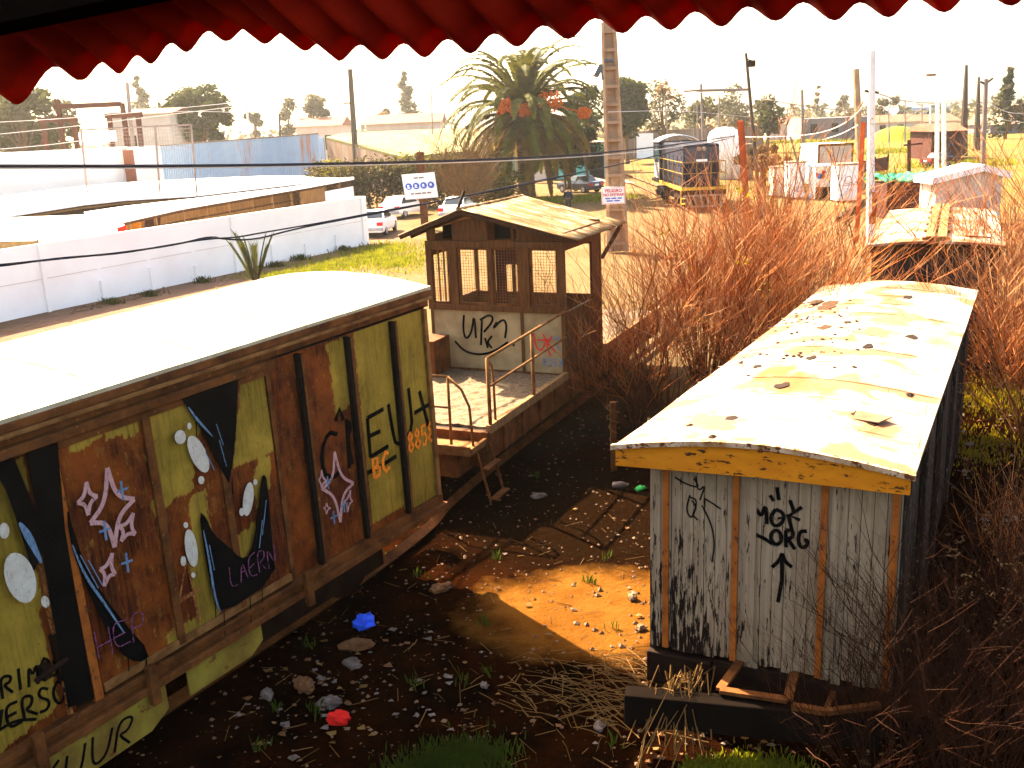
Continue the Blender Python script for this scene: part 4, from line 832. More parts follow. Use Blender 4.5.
def wallq(p, q, m_, nm, par, th=.2, drop=.12):
    n_ = Vector((-(q - p).y, (q - p).x, 0)).normalized() * th; mb = MB()
    mb.add([(p.x, p.y, 0), (q.x, q.y, 0), (q.x, q.y, q.z - drop), (p.x, p.y, p.z - drop), (p.x + n_.x, p.y + n_.y, 0), (q.x + n_.x, q.y + n_.y, 0), (q.x + n_.x, q.y + n_.y, q.z - drop), (p.x + n_.x, p.y + n_.y, p.z - drop)], [(0, 1, 2, 3), (5, 4, 7, 6), (3, 2, 6, 7), (0, 3, 7, 4), (1, 5, 6, 2)])
    return mb.build(nm, m_, par)
wallq(fl, fc, 'greytin', 'side_wall', st, drop=.28); wallq(fc, fr_, 'greytin', 'front_wall', st, drop=.28)
ep = MB(); e_ = at(322, 137, Y=fl.y - .3); ep.box(e_.x - .35, e_.x + .15, fl.y - .4, fl.y + .2, 0, e_.z); ep.build('blue_corner', 'bluewall', st)
# gantries of old timber on the far left
def gantry(label, posts, beam, Y, m='rust', w_=.5):
    o = thing('gantry', label, 'gantry'); 
    for (px, t, b2) in posts:
        p, q = at(px, t, Y=Y), at(px + 2, b2, Y=Y); MB().bar((p.x, Y, p.z), (q.x, Y, 0), w_).build('post', m, o)
    p, q = at(*beam[0], Y=Y), at(*beam[1], Y=Y); MB().bar(p, q, w_ * 1.2).build('beam', m, o)
gantry('brown timber gantry with a wide level beam, nearest the left tree', [(43, 121, 150), (74, 121, 150)], ((39, 120), (77, 119)), 76, 'maroon', .3)
gantry('tall brown timber gantry carrying the longest beam', [(57, 99, 118), (122, 103, 114)], ((54, 107), (121, 104)), 78, 'maroon', .3)
gantry('short brown timber gantry beside the thin dark pole', [(109, 116, 146), (138, 115, 146)], ((105, 116), (142, 114.5)), 76, 'maroon', .3)
# mesh frame standing behind the long shed
mf = thing('mesh_frame', 'tall white pipe frame with wire mesh, standing among the white sheds', 'frame'); Y = 62
fm = MB(); P = [at(81, 130, Y=Y), at(191, 124.5, Y=Y), at(194, 182, Y=Y), at(86, 200, Y=Y), at(155, 126.5, Y=Y), at(157, 190, Y=Y)]
for p, q in ((P[0], P[1]),): fm.tube([p, q], .055, 6)
for p, q in ((P[0], P[3]), (P[1], P[2]), (P[4], P[5])): fm.tube([p, (q.x, Y, 0)], .06, 6)
fo = fm.build('pipe', 'greypole', mf); wr = MB()
for k in range(1, 40):
    t = k / 40; p = P[0].lerp(P[1], t); wr.tube([p, (p.x, Y, p.z - 1.5)], .008, 3)
for k in range(1, 7): wr.tube([P[0] - Vector((0, 0, .22 * k)), P[1] - Vector((0, 0, .22 * k))], .008, 3)
wr.build('mesh', 'greypole', fo)
lb = at(111, 136, Y=70); mb = MB(); mb.box(lb.x - .5, lb.x + .35, 69.5, 70, lb.z - .35, lb.z + .35); tag(mb.build('floodlight', 'signwhite'), 'white box floodlight below the short timber gantry', 'floodlight')
# ------------------------------------------------------------------ poles
def pole(name, label, top, foot, Y, r, m, group=None, taper=.7, sq=False, cat='pole'):
    p, q = at(*top, Y=Y), at(*foot, Y=Y); d = (p - q); base = q + d * ((0 - .1 - q.z) / d.z) if abs(d.z) > .1 else Vector((q.x, Y, 0))
    o = thing(name, label, cat, (base.x, base.y, 0), group=group); mb = MB(); t_ = p - Vector((base.x, base.y, 0)); b_ = Vector((0, 0, base.z))
    mb.tube([b_, t_], [r, r * taper], 4 if sq else 8); mb.build('shaft', m, o); return o, t_, b_
G1 = 'old poles standing about the yard'
o, t_, b_ = pole('pole', 'dark tapered pole with one small peg, rising behind the tan store', (350, 69), (354, 133), 108, .36, 'darkpole', G1)
k_ = b_.lerp(t_, .72); MB().bar(k_ + Vector((-.9, -.2, 0)), k_, .15).build('peg', 'darkpole', o)
pole('pole', 'thin dark pole with rounded top beside the short timber gantry', (127, 82), (133, 147), 77, .16, 'greypole', G1, .9)
pole('pole', 'short dark post sticking up behind the pale blue tin wall', (279.5, 114), (280, 136), 104, .14, 'darkpole', G1)
pole('pole', 'very thin pole behind the tan store, close to the palm fronds', (431, 84), (432.5, 130), 125, .09, 'greypole', G1)
pole('pole', 'hazy lattice like pole between the round tree and the pale blue wall', (246, 92), (249, 137), 120, .16, 'whitepole', G1)
# concrete utility pole with recessed panels
Yc = 46.0; p, q = at(608.5, 22, Y=Yc), at(618, 248, Y=Yc); d = p - q; base = q + d * ((0 - q.z) / d.z)
cpole = thing('utility_pole', 'tall tapered concrete utility pole with recessed panels, right of the palm tree', 'utility pole', (base.x, base.y, 0)); tp = p - Vector((base.x, base.y, 0))
mb = MB(); n_ = 13
def rail_at(t, sx, h=.0): c = tp * t; wd = .37 - .13 * t; return c + Vector((sx * wd, 0, 0))
for sx in (-1, 1):
    pts = [rail_at(t, sx) for t in (0, .5, 1)]
    mb.bar(pts[0], pts[2], .09, .30, up=(1, 0, 0)) if False else mb.tube(pts, [.13, .115, .09], 4)
for k in range(n_):
    t = (k + .5) / n_; a, b2 = rail_at(t, -1), rail_at(t, 1); mb.bar(a, b2, .26, .14)
mb.build('shaft', 'concrete', cpole); web = MB(); web.add([*[rail_at(*q_) + Vector((0, d_, 0)) for d_ in (.10, .17) for q_ in ((0, -.9), (0, .9), (1, .9), (1, -.9))]], [(0, 1, 2, 3), (5, 4, 7, 6), (0, 3, 7, 4), (1, 5, 6, 2)]); web.build('web', 'concrete', cpole)
loc = lambda px, py, Y: at(px, py, Y=Y) - Vector((base.x, base.y, 0))
iv = MB(); iv.tube([loc(604, 61, Yc - .3), loc(613, 61, Yc - .3)], .08, 6); iv.bar(loc(600, 66, Yc - .3), loc(595, 76, Yc - .4), .24); iv.tube([loc(601, 64, Yc - .3), loc(603, 80, Yc - .3)], .05, 5); iv.build('insulator', 'cardark', cpole)
ns = at(613.5, 195.5, Y=Yc - .42); sg = thing('warning_sign', 'white warning sign with red lettering fixed to the concrete utility pole', 'sign', ns); sg.scale = (1.56, 1.56, 1.56)
MB().box(-.335, .335, -.01, .015, -.245, .245).build('board', 'signwhite', sg, bevel=.005)
rim = MB()
for a, b2 in (((-.32, -.23), (.32, -.23)), ((-.32, .23), (.32, .23)), ((-.32, -.23), (-.32, .23)), ((.32, -.23), (.32, .23))): rim.bar((a[0], -.012, a[1]), (b2[0], -.012, b2[1]), .012, .006)
rim.build('border', 'signred', sg)
text('PELIGRO', .125, sg, up_facing(0, -.014, .135), 'signred', bold=.003); text('NO ENTRAR', .105, sg, up_facing(0, -.014, .02), 'signred', bold=.003)
bars = MB()
for z, xs_ in ((-.08, ((-.24, -.09), (-.06, .08), (.11, .24))), (-.15, ((-.2, -.02), (.02, .18)))):
    for a, b2 in xs_: bars.box(a, b2, -.014, -.011, z - .018, z + .018)
bars.build('fine_print', 'signblue', sg)
# sign with blue discs on a rusty post
Ys = 60; sgp = at(420, 186, Y=Ys); bs = thing('safety_sign', 'white safety sign with four blue discs, on a rusty post before the cars', 'sign', (sgp.x, Ys, 0))
MB().box(-.22 + .12, .22 + .12, .02, .32, -.1, at(419, 152, Y=Ys).z).build('post', 'rust', bs)
tl = Matrix.Translation((0, -.03, sgp.z)) @ Matrix.Rotation(math.radians(-2), 4, 'Y')
def skew(v): return tl @ Vector((v[0] - .06 * v[2], v[1], v[2]))
mb = MB(); mb.box(-.97, .97, -.02, .02, -.73, .73); mb.v = [tuple(skew(v)) for v in mb.v]; mb.build('board', 'signwhite', bs, bevel=.01)
for k, x in enumerate((-.66, -.22, .22, .66)):
    mb = MB(); mb.wheel((x, -.03, .02), .195, .012, 'y', 22); mb.v = [tuple(skew(v)) for v in mb.v]; dsc = mb.build('blue_disc', 'signblue', bs)
    mb = MB(); mb.wheel((x - .02, -.04, .05), .07, .012, 'y', 12); mb.box(x - .1, x + .07, -.046, -.036, -.1 + .02 * k, -.03); mb.v = [tuple(skew(v)) for v in mb.v]; mb.build('pictogram', 'signwhite', dsc)
mb = MB()
for z, xs_ in ((.48, ((-.3, -.05), (0, .3))), (-.42, ((-.6, -.42), (-.36, .0), (.05, .3), (.36, .6)))):
    for a, b2 in xs_: mb.box(a, b2, -.03, -.021, z - .04, z + .04)
mb.v = [tuple(skew(v)) for v in mb.v]; mb.build('fine_print', 'greytin', bs)
# right hand poles
pole('post', 'stout rust red post rising out of the bare bush, left of the leaning lamp pole', (740.5, 121), (748, 225), 42, .14, 'redpost', None, 1, True, 'post')
o, t_, b_ = pole('lamp_pole', 'thin black leaning pole with a small floodlight at its top', (746, 53), (758, 185), 58, .13, 'darkpole', None, .6, cat='lamp pole')
l_ = MB(); l_.box(t_.x + .1, t_.x + .5, -.2, .2, t_.z - .75, t_.z - .4); l_.bar((t_.x, 0, t_.z - .3), (t_.x + .3, 0, t_.z - .4), .05); l_.build('floodlight', 'rustdark', o)
o, t_, b_ = pole('gantry_pole', 'pole carrying a long level cross arm, beyond the locomotive', (701, 84), (703, 135), 92, .15, 'greypole', cat='pole')
q_ = at(684, 91, Y=92) - o.location; q2 = at(748, 89.5, Y=92) - o.location; mb = MB(); mb.tube([(q_.x, q_.y, q_.z), (q2.x, q2.y, q2.z)], .13, 6); mb.build('cross_arm', 'greypole', o)
pole('pole', 'tall brown concrete pole just left of the white pole', (856, 69), (861, 190), 72, .30, 'concrete', G1, .75)
pole('post', 'thin bright red post in front of the brown concrete pole', (863.5, 122), (857, 234), 46, .11, 'redpost', None, 1, True, 'post')
o, t_, b_ = pole('white_pole', 'tall white painted pole with cables and a rusty foot', (872, 51), (870, 235), 45, .19, 'whitepole', None, .8)
MB().tube([(0, 0, .9), (.02, 0, 2.3)], .21, 8).build('rusty_sleeve', 'redpost', o); mb = MB(); k_ = t_ * .79; mb.bar(k_ + Vector((-.3, 0, .1)), k_ + Vector((.3, 0, 0)), .1); mb.build('bracket', 'darkpole', o)
pole('pole', 'thin grey pole in front of the long dark building', (802, 90), (803, 137), 150, .28, 'greypole', G1)
pole('pole', 'tallest dark tapered pole on the right, beside the maroon hut', (966.5, 65), (963, 153), 118, .55, 'darkpole', G1, .3)
pole('pole', 'shorter dark tapered pole between the tallest one and the cable pole', (979, 77), (976.5, 148), 130, .5, 'darkpole', G1, .3)
o, t_, b_ = pole('cable_pole', 'brown pole with two short arms and sagging cables, on the far right', (986, 79), (982.5, 168), 92, .24, 'greypole', None, .8)
mb = MB(); mb.bar(t_ + Vector((-.5, 0, -.2)), t_ + Vector((.1, 0, -.5)), .16); mb.bar(t_ + Vector((0, 0, -.4)), t_ + Vector((.6, 0, .05)), .16); mb.build('cross_arm', 'darkpole', o)
o, t_, b_ = pole('telegraph_post', 'short dark telegraph post with a small cross arm beside the green tarpaulin', (909, 140), (909, 207), 58, .12, 'maroon', None, .9)
mb = MB(); mb.bar((-.52, 0, t_.z - .28), (.52, 0, t_.z - .22), .1); mb.build('cross_arm', 'maroon', o)
for k, (x, lab) in enumerate(((936.5, 'left one of the two bright white posts by the white gabled roof'), (944, 'right one of the two bright white posts, with dark notches, by the white gabled roof'))):
    o, t_, b_ = pole('white_post', lab, (x + (0 if k else 1), 99), (x, 207), 56, .13, 'whitepole', 'pair of white posts', .9)
    if k:
        mb = MB()
        for j in range(5): mb.box(-.1, .1, -.16, -.12, 1.5 + j * .55, 1.72 + j * .55)
        mb.build('notch', 'cardark', o)
o, t_, b_ = pole('antenna_mast', 'slender white mast with a short red top, far behind the white posts', (931, 75), (930, 134), 180, .14, 'whitepole', None, .6, cat='mast')
mb = MB(); mb.bar(t_ + Vector((-.8, 0, 0)), t_ + Vector((.8, 0, 0)), .4); mb.build('mast_head', 'redtile', o); mb = MB(); mb.bar(t_ + Vector((-2.5, 0, -4.6)), t_ + Vector((6, 0, -4.5)), .25); mb.build('cross_arm', 'whitepole', o)
for (x0, y0, x1, y1, Y, lab) in ((905, 100, 905, 134, 170, 'first thin hazy pole right of the white pole'), (888.5, 108, 889, 132, 170, 'short thin hazy pole close to the white pole'), (922, 104, 922, 136, 165, 'thin hazy pole left of the slender white mast'), (665, 96, 668, 140, 110, 'pale pole in front of the bare tree behind the locomotive'), (719, 95, 719, 132, 140, 'faint pole right of the level cross arm pole'), (790, 135, 808, 200, 66, 'bare slanted stake among the white cabinets'), (697, 104, 697.5, 134, 120, 'faint short pole behind the locomotive cab')):
    pole('pole', lab, (x0, y0), (x1, y1), Y, .14 if Y > 120 else .08, 'greypole', G1)
# ------------------------------------------------------------------ overhead cables
def cable(label, pts, r, m, group='overhead cables', n=6, twist=False):
    P_ = [at(x, y, Y=Y) for x, y, Y in pts]; mb = MB()
    q = P_
    for _ in range(2):
        z_ = [q[0]]
        for i in range(len(q) - 1): z_ += [q[i].lerp(q[i + 1], .25), q[i].lerp(q[i + 1], .75)]
        q = z_ + [q[-1]]
    mb.tube(q, r, n); return tag(mb.build('cable', m), label, 'cable', group)
cable('thick black cable running level across the white walls', [(-80, 166, 13), (0, 166, 14), (200, 166, 17), (380, 163, 20), (520, 158.5, 25), (610, 152.5, 30), (680, 144, 38), (735, 136, 50)], .026, 'cable')
cable('second cable just below the thick level one, paler', [(-80, 168.6, 13), (0, 168.4, 14), (200, 168, 17), (380, 165, 20), (520, 160.5, 25), (610, 155, 30), (680, 147, 38), (735, 137, 50)], .011, 'palecable')
cable('twisted black cable drooping across the white wall', [(-80, 272, 12), (0, 265, 12.6), (60, 258.5, 13.2), (120, 253, 14), (180, 244, 15), (210, 236, 15.4), (225, 239.5, 15.7), (255, 240, 16), (290, 230, 17), (330, 222, 18), (400, 209, 20), (470, 195, 22), (560, 176, 26), (610, 167, 30), (670, 152, 40), (735, 137, 50)], .016, 'cable')
cable('companion strand of the twisted black cable, sagging into a loop', [(-80, 273.5, 12), (0, 266.5, 12.6), (60, 257.5, 13.2), (120, 254, 14), (180, 243, 15), (212, 238.5, 15.4), (236, 237.5, 15.7), (260, 233, 16), (290, 228, 17), (330, 221, 18), (400, 207.5, 20), (470, 196, 22), (560, 177.5, 26), (610, 166, 30), (670, 153, 40), (735, 137, 50)], .014, 'cable')
for lab, pts, r, m_ in (('upper pale wire slanting over the left tree', [(-40, 124, 60), (60, 119, 62), (140, 112, 66), (260, 100, 74)], .02, 'palecable'), ('middle pale wire crossing the left tree', [(-40, 138, 60), (60, 128, 62), (140, 118, 66), (240, 106, 72)], .02, 'palecable'), ('lowest pale wire above the white hall', [(-40, 152, 58), (40, 146, 60), (86, 140, 62)], .02, 'palecable'), ('pale wire crossing the round tree', [(135, 112, 76), (200, 111, 78), (245, 113, 82)], .02, 'palecable'),
    ('wire hanging in a long curve from the white pole to the left', [(871, 96, 45), (850, 122, 47), (820, 134, 50), (780, 137, 54), (735, 137, 58)], .022, 'palecable'), ('short pale wire dropping from the red post to the left', [(858, 125, 46), (842, 134, 50), (822, 140, 55)], .02, 'palecable'), ('wire from the white pole to the far right poles', [(874, 92, 45), (900, 101, 60), (940, 104, 80), (985, 104, 92), (1060, 94, 100)], .022, 'greypole'), ('upper sagging cable of the far right cable pole', [(986, 100, 92), (1000, 110, 92), (1015, 114, 92), (1045, 112, 92)], .03, 'palecable'), ('lower sagging cable of the far right cable pole', [(985, 104, 92), (994, 116, 92), (1006, 121, 92), (1045, 124, 92)], .03, 'palecable'),
    ('dark wire from the leaning lamp pole to the white pole', [(660, 84, 90), (690, 92, 80), (756, 97, 62), (800, 106, 60), (860, 112, 62)], .025, 'greypole'), ('thin wire between the concrete utility pole and the far poles', [(608, 112, 30), (680, 110, 60), (760, 118, 90)], .012, 'palecable')): cable(lab, pts, r, m_)
# ------------------------------------------------------------------ railway track
def track(name, label, pts, gauge=1.45):
    o = thing(name, label, 'railway track'); q = [Vector((x, y, .0)) for x, y in pts]
    for _ in range(3):
        z_ = [q[0]]
        for i in range(len(q) - 1): z_ += [q[i].lerp(q[i + 1], .25), q[i].lerp(q[i + 1], .75)]
        q = z_ + [q[-1]]
    for s_ in (-1, 1):
        pp = []
        for i, p in enumerate(q):
            d = (q[min(i + 1, len(q) - 1)] - q[max(i - 1, 0)]).normalized(); pp.append(p + Vector((d.y, -d.x, 0)) * s_ * gauge / 2 + Vector((0, 0, .09)))
        mb = MB(); mb.tube(pp, .095, 4); mb.build('rail', 'rust' if q[0].y < 50 else 'steel', o)
    mb = MB(); acc = 0
    for i in range(0):
        acc += (q[i + 1] - q[i]).length
        if acc > .75:
            acc = 0; d = (q[i + 1] - q[i]).normalized(); nrm = Vector((d.y, -d.x, 0)); mb.bar(q[i] - nrm * 1.15 + Vector((0, 0, -.03)), q[i] + nrm * 1.15 + Vector((0, 0, -.03)), .22, .14)
track('railway_track', 'siding under the graffiti boxcar that curves away to the locomotive', [(-9, 2.5), (-2.2, 13.6), (-1.7, 15.9), (2.2, 24), (8.2, 38), (11.6, 52), (12.55, 66), (12.55, 100), (11.5, 125), (7, 150), (-2, 175)])
track('railway_track', 'bright track curving away to the left beyond the locomotive', [(11.2, 92), (9.5, 106), (11, 128), (16, 160), (14, 210)])
# ------------------------------------------------------------------ locomotive
LX, LY = 12.62, 64.0
M['locorail'] = mat('dull yellow rail paint', (.30, .17, .02), (.2, .1, .012), 3)
lo = thing('locomotive', 'dark blue diesel locomotive with yellow handrails standing in the sandy yard', 'locomotive', (LX, LY, 0), -.5)
mb = MB(); mb.box(-1.35, 1.35, 0, 12.5, 1.28, 1.5); mb.box(-1.42, 1.42, -.1, .06, 1.0, 1.52); mb.build('frame', 'rustdark', lo, bevel=.03)
MB().box(-1.16, 1.14, .75, 8.9, 1.5, 4.12).build('hood', 'locoblue', lo, bevel=.12)
mb = MB(); mb.box(-1.36, 1.36, 8.9, 11.2, 1.5, 4.15); ca = mb.build('cab', 'locoblue', lo, bevel=.1)
for sx in (-1.372, 1.342): MB().box(sx, sx + .03, 9.3, 10.7, 2.9, 3.75).build('cab_window', 'glass', ca)
for x0, x1 in ((-1.28, -1.06), (1.02, 1.28)): MB().box(x0, x1, 8.87, 8.9, 2.9, 3.7).build('cab_window', 'glass', ca)
MB().slab([[(-1.45 + 2.9 * i / 10, y, 4.18 + .42 * (1 - (2 * i / 10 - 1) ** 2)) for i in range(11)] for y in (8.7, 10, 11.4)], .06).build('cab_roof', 'whiteroof', lo, smooth=True)
MB().box(-1.36, -1.345, 9.0, 11.1, 1.6, 2.7).build('cab_stripe', 'signwhite', ca)
mb = MB(); mb.box(-1.05, 1.02, .70, .745, 2.9, 3.95)
for k in range(9): mb.box(-.9, .86, .67, .70, 2.95 + k * .1, 2.99 + k * .1)
mb.build('radiator_grille', 'cardark', lo)
for x in (-.18, .14): MB().wheel((x, .66, 3.82), .13, .12, 'y', 14).build('headlight', 'steel', lo)
MB().box(-.35, .35, .66, .70, 3.0, 3.18).build('number_board', 'signwhite', lo)
for k in range(5): MB().box(-1.185, -1.162, 1.4 + k * 1.45, 2.5 + k * 1.45, 1.8, 3.4).build('hood_door', 'locoblue', lo)
hr_ = MB()
for z in (2.35, 3.05): hr_.tube([(-1.36, 8.8, z), (-1.36, -.02, z), (1.36, -.02, z), (1.36, 8.8, z)], .024, 6)
for p in [(-1.36, k * 1.75) for k in range(6)] + [(1.36, k * 1.75) for k in range(6)] + [(-.45, -.02), (.45, -.02)]: hr_.tube([(p[0], p[1], 1.5), (p[0], p[1], 3.05)], .022, 6)
hr_.build('handrail', 'locorail', lo)
mb = MB(); mb.box(-1.38, -1.34, .0, 8.9, 1.28, 1.50); mb.box(-1.4, 1.4, -.12, -.1, 1.32, 1.5); mb.build('running_board', 'locoyellow', lo)
pl_ = MB()
for k in range(6): pl_.bar((-1.2 + k * .48, -.15, 1.0), (-.9 + k * .36, -.65, .3), .08)
pl_.bar((-1.0, -.62, .35), (1.0, -.62, .35), .1); pl_.bar((-1.3, -.1, .98), (1.3, -.1, .98), .12); pl_.build('pilot', 'steel', lo)
for k, sx in enumerate((-1, 1)):
    mb = MB()
    for j in range(3): mb.box(sx * 1.25 - .14, sx * 1.25 + .14, .05, .4, .45 + j * .33, .49 + j * .33)
    mb.bar((sx * 1.4, .2, .4), (sx * 1.4, .2, 1.3), .05); mb.build('step', 'locoyellow', lo)
for yc in (2.2, 9.9):
    mb = MB(); mb.box(-1.15, 1.15, yc - 1.6, yc + 1.6, .55, .95); bo = mb.build('bogie', 'rustdark', lo, bevel=.04)
    for ax in (-1.05, 0.0, 1.05):
        mb = MB()
        for sx in (-.75, .75): mb.wheel((sx * 1.08, yc + ax, .5), .46, .14, 'x', 18)
        for sx in (-1.2, 1.2): mb.box(sx - .08, sx + .08, yc + ax - .18, yc + ax + .18, .35, .7)
        mb.build('wheelset', 'rustdark', bo)
MB().box(-1.0, 1.0, 4.6, 7.6, .5, 1.25).build('fuel_tank', 'rustdark', lo, bevel=.08)
# ------------------------------------------------------------------ parked cars
def sedan(label, loc_, heading, body='carwhite', Ln=4.2, Wc=1.66, Hc=1.38, cat='car', wagon=0.0, name='parked_car'):
    o = thing(name, label, cat, loc_, heading, 'cars parked by the hedge')
    # stations along the length from the tail (y=0) to the nose: (y, belt z, half width)
    stn = [(0.0, .78, .72), (.06, .92, .80), (.35, .95, .82), (.9, .95, .83), (2.0, .93, .83), (2.9, .90, .83), (3.7, .82, .81), (4.1, .72, .76), (4.2, .58, .70)]
    k_ = Ln / 4.2; mb = MB(); n = 0
    for y, zb, hw in stn:
        sec = [(-hw * .93, .25), (-hw, .42), (-hw, zb - .18), (-hw * .95, zb), (hw * .95, zb), (hw, zb - .18), (hw, .42), (hw * .93, .25)]
        mb.v += [(x, y * k_, z) for x, z in sec]
    for i in range(len(stn) - 1):
        for j in range(8): mb.f.append((i * 8 + j, i * 8 + (j + 1) % 8, (i + 1) * 8 + (j + 1) % 8, (i + 1) * 8 + j))
    e = (len(stn) - 1) * 8; mb.f += [tuple(range(7, -1, -1)), tuple(e + j for j in range(8))]; mb.mi = [0] * len(mb.f)
    mb.build('body', body, o, smooth=False, bevel=.03)
    ry0, ry1 = (.75 - wagon, 1.15 - wagon * .6); z0 = .93
    gh = MB(); T = [(ry0, .74, z0), (ry1, .60, Hc), (2.15, .60, Hc + .01), (2.95, .74, z0 - .02)]
    for y, hw, z in T: gh.v += [(-hw, y * k_, z), (hw, y * k_, z)]
    gh.f = [(0, 2, 3, 1), (2, 4, 5, 3), (4, 6, 7, 5), (0, 6, 4, 2), (1, 3, 5, 7), (0, 1, 7, 6)]; gh.mi = [0] * 6
    gh.build('cabin', body, o, bevel=.03)
    def pane(a, b2, c, d): 
        q = [Vector(x) for x in (a, b2, c, d)]; ctr = sum(q, Vector()) / 4; nn = (q[1] - q[0]).cross(q[2] - q[0]).normalized()
        if nn.dot(ctr - Vector((0, 1.9 * k_, 1.0))) < 0: nn = -nn
        q2 = [ctr + (p - ctr) * .86 + nn * .012 for p in q]; m_ = MB(); m_.add(q2 + [p - nn * .02 for p in q2], [(0, 1, 2, 3), (7, 6, 5, 4)] + [(i, (i + 1) % 4, 4 + (i + 1) % 4, 4 + i) for i in range(4)]); m_.build('window', 'glass', o)
    v = [Vector(x) for x in gh.v]
    pane(v[0], v[1], v[3], v[2]); pane(v[4], v[5], v[7], v[6])
    for s_ in (0, 1): pane(v[0 + s_], v[2 + s_], v[4 + s_], v[6 + s_])
    for sx in (-1, 1):
        mb = MB(); mb.box(sx * .62 - .17, sx * .62 + .17, -.03, .08, .62, .82); mb.build('taillight', 'taillight', o)
        mb = MB(); mb.box(sx * .56 - .16, sx * .56 + .16, Ln - .1, Ln + .01, .55, .68); mb.build('headlight', 'glass', o)
        for y in (.78 * k_, 3.4 * k_):
            wh = MB(); wh.wheel((sx * (Wc / 2 - .1), y, .30), .30, .19, 'x', 18); wo = wh.build('tyre', 'rubber', o); wr_ = MB(); wr_.wheel((sx * (Wc / 2 - .0), y, .30), .19, .03, 'x', 14); wr_.build('rim', 'rim', wo)
    mb = MB(); mb.box(-.78, .78, -.08, .06, .34, .52); mb.build('bumper', 'rim' if body == 'carwhite' else 'rubber', o, bevel=.03)
    mb = MB(); mb.box(-.22, .22, -.035, -.0, .60, .74); mb.build('number_plate', 'signwhite', o); return o
p = at(388, 219, z=0); sedan('white hatchback with a raised tail, parked left of the safety sign', (p.x + .1, p.y, 0), 24, wagon=.45)
p = at(452, 221, z=0); sedan('white saloon car parked just right of the safety sign', (p.x - .1, p.y, 0), 14)
p = at(376, 237, z=0); sedan('white car with a broad red lamp, half hidden behind the white wall end', (p.x - .35, p.y, 0), 6)
p = at(592, 193, z=0); sedan('dark blue car parked before the teal building', (p.x + .4, p.y, 0), -38, 'cardark')
# ------------------------------------------------------------------ teal building and white-grey gate behind the palm
p0, p1 = at(540, 180, z=0), at(606, 178, z=0); tb = thing('teal_building', 'low teal building with dark doorways behind the palm tree', 'building')
mb = MB(); mb.box(p0.x, p1.x, p0.y, p0.y + 6, 0, 3.4); mb.build('wall', 'teal', tb)
MB().box(p0.x - .3, p1.x + .3, p0.y - .5, p0.y + 6.3, 3.4, 3.6).build('roof', 'greytin', tb)
for px, wd, h_ in ((549, 1.6, 2.4), (571, 1.1, 2.3), (597, 1.5, 2.4)):
    c = at(px, 178, Y=p0.y).x; d = MB().box(c - wd / 2, c + wd / 2, p0.y - .06, p0.y + .1, .0, h_).build('doorway', 'darkinside', tb); fr2 = MB(); fr2.box(c - wd / 2 - .12, c - wd / 2, p0.y - .08, p0.y, 0, h_ + .1); fr2.box(c + wd / 2, c + wd / 2 + .12, p0.y - .08, p0.y, 0, h_ + .1); fr2.build('frame', 'teal', d)
c = at(539, 182, Y=p0.y - 4); gt = thing('sheet_gate', 'pale grey sheet gate beside the palm trunk', 'gate', (c.x, p0.y - 4, 0)); MB().box(-.95, .95, -.05, .05, .1, 3.6).build('panel', 'farwall', gt); gb_ = MB()
for x in (-.95, .95): gb_.bar((x, -.06, 0), (x, -.06, 3.7), .1)
gb_.build('frame', 'rust', gt)
# far wall behind the loco
a, b2 = at(625, 140, Y=150), at(668, 140, Y=150); fwl_ = thing('far_wall', 'grey brown block wall with one white panel, beyond the far end of the track', 'wall'); MB().box(a.x - 3, b2.x + 14, 150, 150.4, 0, zat(640, 131, 150)).build('wall', 'greytin', fwl_)
c = at(645, 140, Y=149.5); MB().box(c.x - 1.2, c.x + 1.2, 149.5, 149.9, 0, zat(645, 133.5, 149.5)).build('white_panel', 'signwhite', fwl_)
# white tank behind the locomotive
tk = thing('storage_tank', 'white round topped tank just behind the locomotive', 'tank', (at(724, 150, Y=95).x, 95, 0)); mb = MB(); zt_ = zat(724, 127, 95); mb.lathe([(1.5, 0), (1.5, zt_ - .9), (1.3, zt_ - .4), (.8, zt_ - .1), (.1, zt_)], n=20); mb.build('shell', 'signwhite', tk, smooth=True); mb = MB(); mb.box(1.0, 2.6, -.6, .8, 0, zt_ - 1.6); mb.build('pump_house', 'greytin', tk)
# ------------------------------------------------------------------ cabinets and container in the middle right
def cabinet(name, label, x0, x1, yt, yb, Yd, m, group=None, depth=1.4, door_=True):
    a, b2 = at(x0, yb, Y=Yd), at(x1, yb, Y=Yd); zt_ = zat((x0 + x1) / 2, yt, Yd); o = thing(name, label, 'cabinet', (a.x, Yd, 0), group=group); w_ = b2.x - a.x
    MB().box(0, w_, 0, depth, .08, zt_).build('body', m, o, bevel=.02); MB().box(-.05, w_ + .05, -.06, depth + .05, zt_, zt_ + .1).build('roof', 'greytin', o); MB().box(.05, w_ - .05, .05, depth - .05, -.05, .08).build('plinth', 'rust', o)
    if door_:
        d = MB().box(.08, w_ - .08, -.025, 0, .18, zt_ - .1).build('door', m, o); MB().box(w_ - .22, w_ - .16, -.06, -.025, zt_ * .45, zt_ * .55).build('handle', 'rustdark', d)
    return o, w_, zt_
GC = 'white sheet metal cabinets in the yard'
cabinet('cabinet', 'low white cabinet at the left end of the cabinets, behind bare twigs', 773.5, 788, 168, 198, 72, 'farwall', GC)
o, w_, zt_ = cabinet('cabinet', 'white cabinet with a faint pink mark near its foot', 789, 805, 163, 200, 70, 'whitewall', GC)
P = Paint(lambda a, b: Vector((a, -.026, b)), (0, -1, 0)); P.stroke(smooth([(.4, .5), (.7, .9), (.9, .5), (.6, .4), (.5, .8)]), .05); P.build('graffiti', 'purple_p', o)
o, w_, zt_ = cabinet('cabinet', 'tall white cabinet with a pink round mark, right of the open kiosk', 837, 859, 165, 202, 66, 'whitewall', GC)
